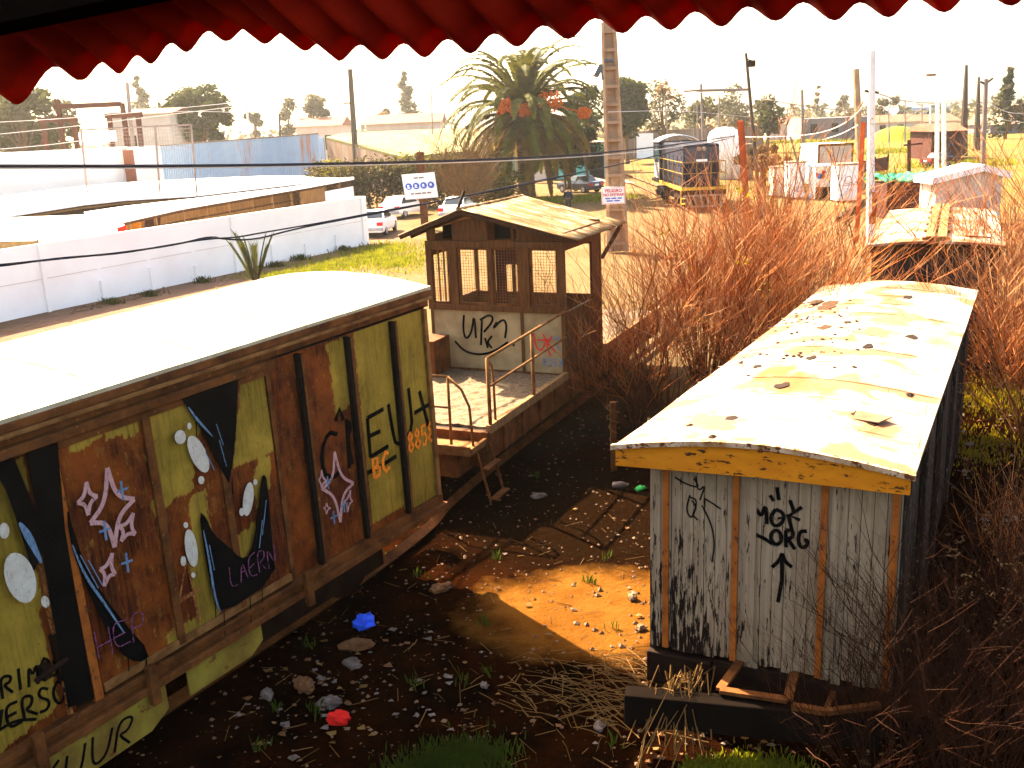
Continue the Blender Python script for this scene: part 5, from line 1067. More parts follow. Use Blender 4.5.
P = Paint(lambda a, b: Vector((a, -.026, b)), (0, -1, 0)); P.stroke(smooth([(.45, 1.2), (.5, 1.6), (.8, 1.65), (.95, 1.3), (.7, 1.15), (.45, 1.2)]), .06); P.stroke([(.35, 1.05), (1.05, 1.1)], .05); P.build('graffiti', 'pink_p', o)
# open kiosk
Yk = 69; a, b2 = at(814, 195, Y=Yk), at(836, 195, Y=Yk); kz = zat(825, 166.5, Yk); ko = thing('kiosk', 'open fronted white kiosk with coloured discs on its back board, between the white cabinets', 'kiosk', (a.x, Yk, 0)); kw = b2.x - a.x
mb = MB(); mb.box(0, .08, 0, 1.4, 0, kz); mb.box(kw - .08, kw, 0, 1.4, 0, kz); mb.box(.08, kw - .08, 1.3, 1.4, 0, kz); mb.build('walls', 'whitewall', ko); MB().box(-.08, kw + .08, -.2, 1.5, kz, kz + .12).build('roof', 'bluewall', ko); MB().box(.08, kw - .08, .1, .7, 0, .75).build('counter', 'darkinside', ko)
for (x, z, r, m_) in ((.45, 1.55, .18, 'signred'), (.75, 1.45, .2, 'signblue'), (.98, 1.4, .18, 'ochre'), (1.0, 1.7, .14, 'signred')): MB().wheel((x, 1.28, z), r, .03, 'y', 14).build('disc', m_, ko)
a, b2 = at(818, 164, Y=80), at(852, 164, Y=80); ct = thing('container', 'white ribbed shipping container standing behind the cabinets', 'container', (a.x, 80, 0)); cz = zat(835, 144, 80); cwd = b2.x - a.x
MB().box(0, cwd, 0, 5, .1, cz).build('body', 'farwall', ct); mb = MB()
for k in range(9): mb.box(.1 + k * cwd / 9, .1 + k * cwd / 9 + .12, -.05, 0, .3, cz - .15)
mb.build('rib', 'farwall', ct); mb = MB(); mb.box(-.05, cwd + .05, -.08, 0, cz - .14, cz + .05); mb.box(-.06, .1, -.08, 0, .1, cz); mb.box(cwd - .1, cwd + .06, -.08, 0, .1, cz); mb.build('frame', 'rustlight', ct)
# dark rail fence by the cabinets
mb = MB(); a, b2 = at(860, 178, z=0), at(887, 172, z=0); fn = thing('low_fence', 'short dark board fence right of the white cabinets', 'fence'); mb.bar((a.x, a.y, .8), (b2.x, b2.y, .8), .1, 1.2); mb.build('boards', 'maroon', fn); mb = MB()
for t in (0, .5, 1): p = a.lerp(b2, t); mb.bar((p.x, p.y - .1, 0), (p.x, p.y - .1, 1.6), .12)
mb.build('post', 'timber', fn)
a, b2 = at(838, 222, z=0), at(862, 203, z=0); mb = MB(); mb.bar((a.x, a.y, .15), (b2.x, b2.y, .15), .25, .25); tag(mb.build('sleeper_beam', 'timber'), 'long dark timber lying on the sandy ground before the cabinets', 'timber')
# maroon box with green tarp
Yb = 55; a, b2 = at(886, 210, Y=Yb), at(933, 210, Y=Yb); bx = thing('covered_bin', 'maroon plank bin under a rumpled green tarpaulin', 'bin', (a.x, Yb, 0)); bwid = b2.x - a.x; bz = zat(905, 184, Yb)
MB().box(0, bwid, 0, 3, 0, bz).build('bin', 'maroon', bx); mb = MB()
for k in range(5): mb.box(-.02, bwid + .02, -.04, 0, .2 + k * bz / 5, .2 + k * bz / 5 + .05)
mb.build('plank_edge', 'rust', bx); MB().slab([[(-.15 + (bwid + .3) * i / 12, -.15 + 3.3 * k / 8, bz + .22 + .3 * noise.noise(Vector((i * .7, k * .7, 4))) + .25 * (1 - abs(k / 4 - 1))) for i in range(13)] for k in range(9)], .08).build('tarpaulin', 'greentarp', bx)
# white gabled roof at right
Yg = 50; g0, g1, g2 = at(933, 178, Y=Yg), at(985, 164.5, Y=Yg), at(1012, 172, Y=Yg); gh_ = thing('white_gable_house', 'white house with a thick white gabled roof edge, behind bare twigs on the right', 'house')
mb = MB(); mb.prism([(g0.x + .3, 0), (g2.x - .3, 0), (g2.x - .3, g2.z - .1), (g1.x, g1.z - .1), (g0.x + .3, g0.z - .1)], 'y', Yg + .3, Yg + 2.2); mb.build('wall', 'farwall', gh_); MB().slab([[(g0.x, y, g0.z), (g1.x, y, g1.z), (g2.x, y, g2.z)] for y in (Yg, Yg + 2.4)], .32).build('roof', 'whiteroof', gh_)
# second old wagon with running board
fl_, fr3 = at(872, 243, z=2.75), at(995, 253, z=2.75); W2 = Frame((fl_.x, fl_.y, 0), 24.0); w2 = thing('roofed_wagon', 'second old wagon with a pale arched roof and a plank running board along its ridge', 'rail wagon', mx=W2.m)
wd2 = 2.86; lg2 = 8.5; print('roof2', W2.i @ fr3, W2.i @ at(887, 212, z=2.75), W2.i @ at(965, 206, z=2.75))
def ar2(t): return 2.72 + .10 * (1 - (2 * t - 1) ** 2)
MB().slab([[(-.1 + (wd2 + .2) * i / 14, -.1 + (lg2 + .2) * k / 14, ar2(i / 14) + .012 * noise.noise(Vector((i * .5, k * .5, 8)))) for i in range(15)] for k in range(15)], .06).build('roof', 'shedroof', w2)
mb = MB(); mb.box(0, wd2, .15, lg2 - .1, .6, 2.66); mb.build('body', 'darkplanks', w2); mb = MB(); mb.box(-.03, wd2 + .03, -.02, .15, 2.5, 2.66); mb.build('fascia', 'timber', w2)
mb = MB()
for x in (wd2 * .5 - .22, wd2 * .5 + .04): mb.box(x, x + .2, -.15, lg2, ar2(.5) + .08, ar2(.5) + .12)
for k in range(6): mb.box(wd2 * .5 - .3, wd2 * .5 + .32, .0 + k * 1.6, .1 + k * 1.6, ar2(.5) + .012, ar2(.5) + .08)
mb.build('running_board', 'timberlight', w2); mb = MB(); mb.tube([(wd2 * .72, .1, ar2(.72) + .01), (wd2 * .72, .1, ar2(.72) + .12), (wd2 * .92, .1, ar2(.92) + .14), (wd2 * .92, .1, ar2(.92) + .01)], .018, 5); mb.build('grab_iron', 'rust', w2)
for yc in (1.8, 6.7):
    mb = MB()
    for sx in (.5, 2.5): mb.wheel((sx, yc, .46), .46, .14, 'x', 16)
    mb.build('wheelset', 'rustdark', w2)
# far buildings
def block_px(name, label, x0, x1, yt, yb, Yd, m, roofm=None, depth=12, rh=0.0):
    a, b2 = at(x0, yb, Y=Yd), at(x1, yb, Y=Yd); zt_ = zat((x0 + x1) / 2, yt, Yd); o = thing(name, label, 'building', (a.x, Yd, 0)); w_ = b2.x - a.x
    MB().box(0, w_, 0, depth, 0, zt_).build('wall', m, o)
    if roofm:
        mb = MB(); mb.prism([(-.6, zt_), (depth + .6, zt_), (depth * .5, zt_ + rh)], 'x', -.5, w_ + .5); mb.build('roof', roofm, o)
    k = 0
    for i in range(int(w_ / 4)): MB().box(1.2 + i * 4, 2.5 + i * 4, -.06, 0, zt_ * .35, zt_ * .75).build('window', 'darkinside', o)
    return o
block_px('long_building', 'long dark grey flat building with a pale roof edge, far behind the container', 804, 872, 117.5, 138, 195, 'greybuilding')
a = at(804, 116.5, Y=194); b2 = at(872, 113.5, Y=194)
block_px('house', 'far house with a faded red roof, left of the long dark building', 768, 802, 124, 134, 215, 'farwall', 'redtile', 10, 1.4)
block_px('house', 'far house with a faded red roof, right of the white pole', 874, 920, 122, 134, 230, 'farwall', 'redtile', 14, 1.6)
block_px('house', 'far low building with a reddish roof behind the two white posts', 925, 958, 121, 131, 240, 'farwall', 'redtile', 12, 1.6)
block_px('maroon_hut', 'dark maroon hut with an open black front at the foot of the tallest dark pole', 931, 961, 131, 152, 112, 'maroon', 'redtile', 6, .8)
block_px('house', 'far house with a pink roof in the haze behind the blue tin wall', 296, 340, 126, 131, 190, 'farwall', 'redtile', 14, 1.6)
block_px('house', 'far pink roofed house left of the palm tree', 366, 440, 123, 129, 170, 'farwall', 'redtile', 14, 1.5)
block_px('house', 'pale house with a pink gable between the timber gantry and the round tree', 112, 172, 114, 140, 105, 'farwall', 'redtile', 8, .6)
block_px('warehouse', 'far bluish grey warehouse at the horizon on the right', 898, 950, 107, 118, 330, 'bluewall')
block_px('house', 'dark low house beneath the tall tree at the right margin', 990, 1040, 124, 134, 190, 'greybuilding', 'greytin', 10, 2)
# wrecked car body near the hut
p = at(925, 167, z=0); sedan('dark wrecked car lying in the weeds left of the two white posts', (p.x, p.y, -.1), 70, 'maroon', name='wrecked_car')
# mound
mc = at(897, 141, z=0); mb = MB(); mb.slab([[(-7 + 14 * i / 20, -5 + 10 * k / 14, 2.6 * max(0, math.cos(min(PI / 2, math.hypot((i - 10) / 10, (k - 7) / 7) * PI / 2))) ** 1.3 - .1 + .12 * noise.noise(Vector((i, k, 1)))) for i in range(21)] for k in range(15)], .4)
mo = mb.build('mound', 'moundgreen'); mo.location = (mc.x, mc.y, 0); mo['kind'] = 'structure'
# ------------------------------------------------------------------ the person on the path
pp = at(568.5, 214, z=0); pe = thing('person', 'person in a dark jacket and dark trousers walking away on the path', 'person', (pp.x, pp.y, 0), 8)
def skin(name, verts, edges, radii, m, parent):
    me = bpy.data.meshes.new(name); me.from_pydata(verts, edges, []); me.materials.append(M[m]); o = bpy.data.objects.new(name, me); COL.objects.link(o); o.parent = parent
    o.modifiers.new('skin', 'SKIN'); sv = me.skin_vertices[0].data
    for i, r in enumerate(radii): sv[i].radius = r if isinstance(r, tuple) else (r, r)
    sv[0].use_root = True; s2_ = o.modifiers.new('smooth', 'SUBSURF'); s2_.levels = 1; s2_.render_levels = 2; return o
bodyv = [(0, 0, .95), (0, -.01, 1.2), (0, 0, 1.42), (0, .01, 1.52), (0, .02, 1.60), (0, .02, 1.70), (-.19, 0, 1.40), (-.25, .05, 1.14), (-.24, .16, .92), (-.24, .20, .83), (.19, 0, 1.40), (.26, -.06, 1.14), (.25, -.02, .90), (.25, .0, .81), (-.10, .0, .88), (-.11, .12, .49), (-.11, .04, .09), (-.11, .2, .04), (.10, 0, .88), (.11, -.06, .49), (.11, -.24, .12), (.11, -.12, .04)]
edg = [(0, 1), (1, 2), (2, 3), (3, 4), (4, 5), (2, 6), (6, 7), (7, 8), (8, 9), (2, 10), (10, 11), (11, 12), (12, 13), (0, 14), (14, 15), (15, 16), (16, 17), (0, 18), (18, 19), (19, 20), (20, 21)]
rad = [(.16, .11), (.15, .10), (.17, .10), .055, .08, .085, .07, .052, .04, .045, .07, .052, .04, .045, .09, .062, .042, .035, .09, .062, .042, .035]
skin('body', bodyv, edg, rad, 'skin', pe)
skin('jacket', [bodyv[i] for i in (0, 1, 2, 6, 7, 8, 10, 11, 12)], [(0, 1), (1, 2), (2, 3), (3, 4), (4, 5), (2, 6), (6, 7), (7, 8)], [(.19, .14), (.185, .14), (.20, .135), .09, .075, .06, .09, .075, .06], 'jacket', pe)
skin('trousers', [(0, 0, .9)] + [bodyv[i] for i in (14, 15, 16, 18, 19, 20)], [(0, 1), (1, 2), (2, 3), (0, 4), (4, 5), (5, 6)], [(.17, .125), .105, .078, .062, .105, .078, .062], 'trousers', pe)
mb = MB(); mb.lathe([(.02, -.1), (.085, -.07), (.10, 0), (.095, .06), (.06, .10), (.01, .115)], (0, .01, 1.68), 14); mb.build('hair', 'hair', pe, smooth=True)
for sx in (-1, 1): MB().box(sx * .11 - .05, sx * .11 + .05, -.06 + (-.2 if sx > 0 else .0), .22 + (-.2 if sx > 0 else 0), 0, .09).build('shoe', 'rubber', pe, bevel=.03)
# ------------------------------------------------------------------ foliage
def leaves(mb, c, r, n, size, squash=1.0, shell=.55):
    for _ in range(n):
        while True:
            d = Vector((U(-1, 1), U(-1, 1), U(-1, 1)))
            if .05 < d.length < 1: break
        d.normalize(); q = (shell + (1 - shell) * rnd() ** .6) if rnd() < .8 else rnd()
        p = Vector(c) + Vector((d.x * r * q, d.y * r * q, d.z * r * q * squash))
        a = Vector((U(-1, 1), U(-1, 1), U(-.7, .7))).normalized(); b = a.cross(Vector((U(-1, 1), U(-1, 1), U(-1, 1)))).normalized()
        s = size * U(.5, 1.25); k = len(mb.v)
        mb.v += [tuple(p - a * s), tuple(p + b * s * .45), tuple(p + a * s), tuple(p - b * s * .45)]; mb.f.append((k, k + 1, k + 2, k + 3)); mb.mi.append(mb.cur)
def tree(name, label, px, Y, ytop, ybot, rpx, m, m2=None, n=1500, size=.3, clumps=9, cat='tree', shape='round', trunk_r=.25, group='trees around the yard', seed=0, sparse=1.0):
    random.seed(100 + seed + int(px)); sc_ = Y / F_PX * 1.0
    base = at(px, 200, Y=Y); zt_, zb_ = zat(px, ytop, Y), max(.4, zat(px, ybot, Y)); R = rpx * sc_; H = zt_ - zb_
    o = thing(name, label, cat, (base.x, Y, 0), group=group)
    mb = MB(); top = zb_ + H * .75; mb.tube([(0, 0, -.1), (U(-.1, .1), 0, zb_), (U(-.3, .3), U(-.2, .2), (zb_ + top) / 2), (0, 0, top)], [trunk_r * 1.3, trunk_r, trunk_r * .7, trunk_r * .25], 8)
    cr = MB()
    for k in range(clumps):
        if shape == 'round':
            a = 2 * PI * rnd(); t = U(.12, .92); rr = R * .72 * math.sin(PI * min(1, t * .85 + .12)) * math.sqrt(rnd()) * 1.1; cl = Vector((rr * math.cos(a), rr * math.sin(a), zb_ + H * t)); rad = min(R, H / 2) * U(.28, .5)
        else:
            t = (k + .5) / clumps; a = 2 * PI * rnd(); rr = R * (1 - t) * .6; cl = Vector((rr * math.cos(a), rr * math.sin(a), zb_ + H * t)); rad = max(.25, R * (1.02 - t) * .62)
        mb.tube([(0, 0, zb_ * .6 + (cl.z - zb_ * .6) * .3), (cl.x * .5, cl.y * .5, zb_ * .5 + cl.z * .45), cl], [trunk_r * .5, trunk_r * .3, trunk_r * .1], 5)
        cr.cur = 1 if (m2 and rnd() < .4) else 0
        leaves(cr, cl, rad, int(n / clumps * sparse), size, .85 if shape == 'round' else 1.0)
    mb.build('trunk', 'bark', o); cr.build('crown', [m, m2 or m], o); return o
T = tree
T('broad_tree', 'large hazy olive tree at the far left behind the white hall', 34, 100, 84, 156, 58, 'leaf_mid', 'leaf_far', 7000, .40, 26, seed=1)
T('round_tree', 'dense round dark green tree standing over the pale blue tin wall', 208, 112, 88, 146, 46, 'leaf_mid', 'leaf_dark', 8500, .34, 36, seed=23)
T('conifer', 'faint pointed conifer in the haze between the thin pole and the round tree', 153, 210, 74, 120, 16, 'leaf_far', None, 700, .7, 7, shape='cone', seed=3)
T('hazy_tree', 'faint narrow tree in the haze right of the round tree', 262, 200, 104, 138, 12, 'leaf_far', None, 500, .6, 6, seed=4)
T('hazy_tree', 'faint tree in the haze, left of a pair behind the blue tin wall', 297, 200, 100, 136, 14, 'leaf_far', None, 600, .6, 7, seed=5)
T('hazy_tree', 'faint taller tree in the haze just left of the dark tapered pole', 322, 200, 94, 136, 18, 'leaf_far', None, 800, .6, 8, seed=6)
T('conifer', 'tall hazy conifer between the dark tapered pole and the palm', 412, 250, 70, 122, 17, 'leaf_far', None, 900, .8, 9, shape='cone', seed=7)
T('hazy_tree', 'faint low tree at the foot of the tall hazy conifer', 388, 220, 108, 130, 18, 'leaf_far', 'leaf_brown', 600, .6, 7, seed=8)
T('dense_tree', 'dense dark green tree between the palm and the concrete utility pole', 628, 135, 74, 138, 26, 'leaf_dark', 'leaf_mid', 5000, .4, 24, seed=9)
T('dense_tree', 'dark tree mostly behind the palm fronds', 586, 120, 84, 140, 26, 'leaf_dark', 'leaf_mid', 1800, .4, 11, seed=10)
T('thin_tree', 'thin half bare pale tree behind the locomotive', 664, 150, 80, 138, 22, 'leaf_far', 'leaf_brown', 1100, .38, 12, sparse=.8, seed=11)
T('hazy_tree', 'pale olive tree behind the locomotive cab', 702, 175, 96, 136, 20, 'leaf_far', 'leaf_mid', 1100, .45, 10, seed=12)
T('hazy_tree', 'broad hazy tree above the level cross arm', 738, 200, 88, 132, 26, 'leaf_far', None, 1100, .5, 12, seed=13)
T('bushy_tree', 'mid green tree behind the leaning lamp pole, in front of the far red roof', 766, 150, 96, 136, 20, 'leaf_mid', 'leaf_far', 1500, .4, 12, seed=14)
T('hazy_tree', 'low hazy tree between the container and the white pole, behind the dark building', 885, 260, 98, 122, 24, 'leaf_far', None, 700, .6, 9, seed=15)
T('hazy_tree', 'faint column of a tree far behind the long dark building', 815, 320, 84, 118, 7, 'leaf_far', None, 350, .7, 5, shape='cone', seed=16)
T('hazy_tree', 'very faint rounded tree far behind the long dark building', 842, 320, 96, 118, 12, 'leaf_far', None, 350, .7, 5, seed=17)
T('tall_tree', 'tall dark tree behind the cable pole at the right margin', 1000, 165, 68, 128, 22, 'leaf_far', 'leaf_dark', 1500, .5, 12, shape='cone', seed=18)
T('bushy_tree', 'low tree just beyond the right margin houses', 1042, 170, 96, 130, 22, 'leaf_far', None, 700, .5, 8, seed=19)
T('brush_patch', 'low dark brown brush between the locomotive and the white cabinets', 762, 84, 146, 170, 42, 'leaf_brown', 'leaf_hedge', 2600, .2, 22, cat='brush', seed=40)
# thicket that closes the horizon
random.seed(5); mb = MB()
for k in range(150):
    x = U(-190, 260); y = U(290, 340); leaves(mb, (x, y, U(1, 4)), U(4, 8), 34, 1.3, .6)
tl_ = mb.build('far_treeline', 'leaf_far'); tl_['kind'] = 'stuff'
# date palm
random.seed(21); Yp = 80.0; pb_ = at(527, 197, Y=Yp); zc = zat(521, 103, Yp)
pm = thing('palm_tree', 'stout date palm with drooping fronds and orange fruit clusters, centre of the yard', 'palm tree', (pb_.x, Yp, 0))
prof = [(.80, -.1), (.68, .8), (.62, 3), (.66, zc - 2.6), (.95, zc - 1.2), (.85, zc - .3), (.3, zc + .4)]; mb = MB(); rings = []
for i in range(70):
    z = (zc + .4) * i / 69; r = .62
    for j in range(len(prof) - 1):
        if prof[j][1] <= z <= prof[j + 1][1]: t = (z - prof[j][1]) / (prof[j + 1][1] - prof[j][1]); r = prof[j][0] * (1 - t) + prof[j + 1][0] * t
    rings.append((r * (1.06 if i % 2 else .94), z))
mb.lathe(rings, n=14); mb.build('trunk', 'bark', pm)
N_F = 100
fro = {0: MB(), 1: MB()}
crown_parts = []
for k in range(N_F):
    az = k * 2.39996 + U(-.2, .2); t = k / N_F; el0 = math.radians(86 - 118 * t ** .9 + U(-7, 7)); Lf = U(6.8, 8.4) * (1 - .12 * t); old = t > .62 and rnd() < .75
    mb = MB(); n = 12; p = Vector((.35 * math.cos(az), .35 * math.sin(az), zc - .2 - .9 * t)); el = el0; pts = [p.copy()]; droop = (1.8 - .5 * t) / n * U(.85, 1.15)
    for i in range(n):
        el -= droop * (.35 + 1.5 * i / n); el = max(el, -1.45)
        p = p + Vector((math.cos(az) * math.cos(el), math.sin(az) * math.cos(el), math.sin(el))) * (Lf / n); pts.append(p.copy())
    mb.tube(pts, [.055 * (1 - .85 * i / n) for i in range(n + 1)], 4, cap=False)
    side = Vector((-math.sin(az), math.cos(az), 0))
    for i in range(3, n * 6):
        s = i / 6; a = int(s); f = s - a
        if a >= n: break
        q = pts[a].lerp(pts[a + 1], f); d = (pts[a + 1] - pts[a]).normalized(); upv = side.cross(d); ll = .66 * math.sin(PI * min(1, .18 + .8 * s / n)) ** .7
        for sg_ in (-1, 1):
            o_ = (side * sg_ * .85 + d * .75 + upv * U(-.05, .3)).normalized(); tip = q + o_ * ll + Vector((0, 0, -.12 * ll)); wv = d * .075
            kx = len(mb.v); mb.v += [tuple(q - wv), tuple(q + wv), tuple(q.lerp(tip, .6) + wv * 1.1), tuple(tip), tuple(q.lerp(tip, .6) - wv)]; mb.f.append((kx, kx + 1, kx + 2, kx + 3, kx + 4)); mb.mi.append(0)
    if k < 100: mb.build('frond', 'frond_old' if old else 'frond', pm)
    else:
        tgt = fro[1 if old else 0]; tgt.add(mb.v, mb.f)
for k, mm in ((0, 'frond'), (1, 'frond_old')):
    if fro[k].v: fro[k].build('fronds', mm, pm)['kind'] = 'stuff'
for (px, py, r) in ((505, 107, .85), (550, 102, .95), (526, 110, .6), (584, 113, .5)):
    c = at(px, py, Y=Yp - 3.0) - Vector((pb_.x, Yp, 0)); mb = MB()
    for j in range(330):
        d = Vector((U(-1, 1), U(-1, 1), U(-.75, .75))); 
        if d.length > 1: continue
        q = c + d * r; s = .075; kx = len(mb.v); mb.v += [tuple(q + Vector(e) * s) for e in ((1, 0, 0), (-1, 0, 0), (0, 1, 0), (0, -1, 0), (0, 0, 1.4), (0, 0, -1.4))]; mb.f += [tuple(kx + i for i in f) for f in ((0, 2, 4), (2, 1, 4), (1, 3, 4), (3, 0, 4), (2, 0, 5), (1, 2, 5), (3, 1, 5), (0, 3, 5))]; mb.mi += [0] * 8
    mb.tube([(0, 0, zc - .6), c * .5 + Vector((0, 0, zc * .5 + .2)), c], .05, 4); mb.build('fruit_cluster', 'dates', pm)
# shrubs round the palm, hedge by the cars
def shrub(name, label, px, Y, ytop, ybase, rpx, m, m2=None, n=1500, size=.18, clumps=9, cat='shrub', seed=0):
    return tree(name, label, px, Y, ytop, ybase, rpx, m, m2, n, size, clumps, cat, 'round', .08, 'shrubs beside the palm and the cars', seed)
shrub('shrub', 'golden green shrub filling the space under the palm fronds', 566, 85, 116, 172, 28, 'leaf_yellow', 'leaf_mid', 3000, .2, 16, seed=31)
shrub('shrub', 'dark green shrub under the right hand palm fronds, above the dark blue car', 588, 84, 126, 176, 20, 'leaf_dark', 'leaf_hedge', 1600, .2, 10, seed=32)
shrub('shrub', 'rounded bright yellow green shrub at the foot of the palm trunk', 503, 76, 160, 200, 27, 'leaf_yellow', 'leaf_gold', 2600, .14, 14, seed=33)
random.seed(44); hd = thing('hedge', 'dark brown green hedge behind the parked cars', 'hedge', at(410, 205, z=0)); hb = hd.location.copy(); mb = MB()
for k in range(130):
    t = U(0, 1); px = 316 + 190 * t; tp = 166 - 12 * t + U(-5, 6); Yh = 78 + U(-1.2, 1.2); c = at(px, tp, Y=Yh); r = U(.8, 1.4)
    mb.cur = 1 if rnd() < .35 else 0; leaves(mb, Vector((c.x, Yh, c.z - r * .6)) - hb, r, 70, .16, .9)
for k in range(170):
    px = U(316, 505); Yh = 78 + U(-1, 1); z = U(.3, 2.8); c = at(px, 200, Y=Yh); mb.cur = 2; leaves(mb, Vector((c.x, Yh, z)) - hb, U(.8, 1.3), 70, .17, .9)
mb.build('foliage', ['leaf_hedge', 'leaf_yellow', 'leaf_hedge'], hd); mb = MB()
for k in range(26): c = at(318 + k * 7.3, 200, Y=78); mb.tube([Vector((c.x, 78, 0)) - hb, Vector((c.x + U(-.3, .3), 78, 2.2)) - hb], .06, 5)
mb.build('stems', 'bark', hd)
# ------------------------------------------------------------------ bare twig bushes
def twigs(mb, base, n, h, spread, r0=.011, lean=(0, 0), sub=(4, 3), curl=.25, seed=0, rx=.3):
    random.seed(seed)
    def grow(p, d, ln, r, lev):
        k = 4 if lev == 0 else 3; pts = [p]; dd = d.copy()
        for i in range(k):
            dd = (dd + Vector((U(-1, 1), U(-1, 1), U(-.6, .9))) * curl * .5).normalized(); pts.append(pts[-1] + dd * ln / k)
        mb.cur = (0, 1, random.choice((1, 2, 2)))[min(lev, 2)]; mb.tube(pts, [r * (1 - .6 * i / k) for i in range(k + 1)], 3, cap=False)
        if lev < len(sub):
            for _ in range(sub[lev]):
                i = random.randrange(1, k); q = pts[i].lerp(pts[i + 1], rnd()); d2 = (dd * .8 + Vector((U(-1, 1), U(-1, 1), U(-.3, .9))) * .75).normalized(); grow(q, d2, ln * U(.35, .6), r * .6, lev + 1)
    for _ in range(n):
        a = 2 * PI * rnd(); s = spread * math.sqrt(rnd()); d = Vector((math.cos(a) * s + lean[0], math.sin(a) * s + lean[1], 1)).normalized()
        grow(Vector(base) + Vector((math.cos(a) * rx * rnd(), math.sin(a) * rx * rnd(), -.05)), d, h * U(.6, 1.1), r0 * (U(.6, 1.1) if rnd() < .8 else U(1.4, 2.2)), 0)
def bush(name, label, loc_, stems, cat='bush', gold=0, m='twig', seed=0, group='leafless bushes'):
    o = thing(name, label, cat, loc_, group=group); mb = MB()
    for i, s in enumerate(stems): twigs(mb, *s, seed=seed + i)
    mb.build('twigs', {'twig': ['twigstem', 'twig', 'twigpink'], 'twigpink': ['twig', 'twigpink', 'twigpink']}.get(m, [m, m, m]), o)
    if gold:
        random.seed(seed + 99); lf = MB(); vs = [Vector(v) for v in mb.v]
        for _ in range(gold):
            c = random.choice(vs)
            if c.z > .8: leaves(lf, c, .16, 12, .05)
        lf.build('last_leaves', 'leaf_gold', o)
    return o
# big bush between the cabin wagon and the old wooden wagon
bush('bare_bush', 'large bare red brown bush between the cabin wagon and the old wooden wagon', (4.3, 21.2, 0), [((0, 0, 0), 110, 3.5, .62, .013, (.16, 0), (5, 4), .22), ((1.6, 1.5, 0), 60, 4.0, .55, .013, (.05, 0), (5, 4), .22), ((-1.4, -.6, 0), 32, 2.9, .8, .011, (-.35, -.1), (5, 4), .35), ((3.2, 3.0, 0), 40, 3.3, .5, .013, (.05, .1), (5, 3), .22), ((.6, -2.4, 0), 34, 2.9, .75, .010, (.1, -.1), (5, 4), .3), ((1.0, -1.9, 0), 46, 3.6, .7, .011, (.32, -.05), (5, 4), .28), ((2.0, .6, 0), 30, 2.8, .6, .011, (.22, -.1), (5, 4), .28)], gold=16, seed=300)
bush('bare_bush', 'tangled bare bush with pale tips in front of the cabin right side', (2.35, 19.2, 0), [((0, 0, 0), 24, 3.0, .9, .010, (-.1, 0), (5, 4), .5), ((.9, 1.2, 0), 20, 2.9, .8, .010, (-.2, .1), (5, 4), .5)], seed=340, gold=3)
bush('bare_bush', 'tall bare red bush at the right margin above the old wagon roof', (12.6, 24.5, 0), [((0, 0, 0), 80, 3.9, .65, .014, (.05, -.05), (5, 4), .25), ((1.9, -2.0, 0), 70, 4.7, .7, .013, (.05, -.05), (5, 4), .25), ((-1.5, -3.8, 0), 50, 3.0, .9, .011, (0, 0), (5, 4), .4), ((.8, -5.2, 0), 55, 3.4, .9, .011, (.1, 0), (5, 4), .4)], m='twigpink', seed=360)
bush('bare_bush', 'low matted red brown brush between the two old wagons', (8.6, 22.5, 0), [((0, 0, 0), 24, 1.5, 1.2, .010, (0, 0), (5, 4), .5), ((1.8, -1.6, 0), 26, 1.7, 1.2, .010, (0, 0), (5, 4), .5), ((-2.0, .6, 0), 24, 1.9, 1.0, .010, (0, 0), (5, 4), .5)], seed=380)
bush('bare_bush', 'sparse tall twigs standing before the white cabinets', (11.0, 40.0, 0), [((0, 0, 0), 9, 5.2, .4, .02, (0, 0), (4, 3), .2), ((3.6, 1.0, 0), 7, 4.4, .5, .02, (.1, 0), (4, 3), .2), ((6.4, 3.0, 0), 5, 3.6, .5, .018, (.1, 0), (4, 3), .25)], seed=400, gold=14)
bush('bare_bush', 'dry brush along the right side of the old wooden wagon', (9.6, 14.2, 0), [((0, 0, 0), 30, 2.3, 1.1, .009, (0, 0), (5, 3), .45), ((-1.7, -2.2, 0), 24, 1.7, 1.2, .008, (0, 0), (5, 3), .5), ((-.4, 2.8, 0), 34, 3.0, 1.0, .010, (0, 0), (5, 4), .4)], seed=420)
# dark weeds at the bottom right, in the shade
bush('dry_weeds', 'dark dry weeds in the shade at the bottom right, against the old wooden wagon', (4.35, 8.3, 0), [((0, 0, 0), 44, 2.0, .8, .006, (-.05, 0), (6, 3), .35), ((.9, .7, 0), 44, 2.3, .7, .006, (0, 0), (6, 3), .35), ((1.7, -.4, 0), 38, 1.9, .8, .006, (0, 0), (6, 3), .35), ((-.7, .3, 0), 24, 1.7, .6, .005, (-.1, 0), (6, 3), .35), ((-1.2, -.7, 0), 34, 1.7, .55, .005, (-.1, 0), (6, 4), .35), ((-.5, -.9, 0), 34, 1.9, .6, .006, (0, 0), (6, 4), .35)], cat='weeds', m='twigdark', seed=440, group=None)
bush('dry_weeds', 'straw coloured weed tops catching the sun, right of the old wooden wagon', (5.9, 10.2, 0), [((0, 0, 0), 34, 1.7, .7, .006, (0, 0), (6, 3), .3), ((1.0, .6, 0), 34, 1.6, .7, .006, (0, 0), (6, 3), .3)], cat='weeds', m='twig', seed=470, group=None)
random.seed(9); sd_o = MB()
for k in range(220):
    c = Vector((U(3.4, 6.2), U(7.9, 9.6), U(.7, 2.0))); leaves(sd_o, c, .06, 4, .022)
sh_ = sd_o.build('seed_heads', 'leaf_brown'); sh_['kind'] = 'stuff'
# leafless shrub left of the palm
bush('bare_shrub', 'pale leafless shrub in front of the hedge, left of the palm', (at(468, 206, z=0).x + .3, 70, 0), [((0, 0, 0), 54, 4.2, .95, .03, (0, 0), (6, 5), .35)], cat='shrub', m='straw', seed=500, group=None)
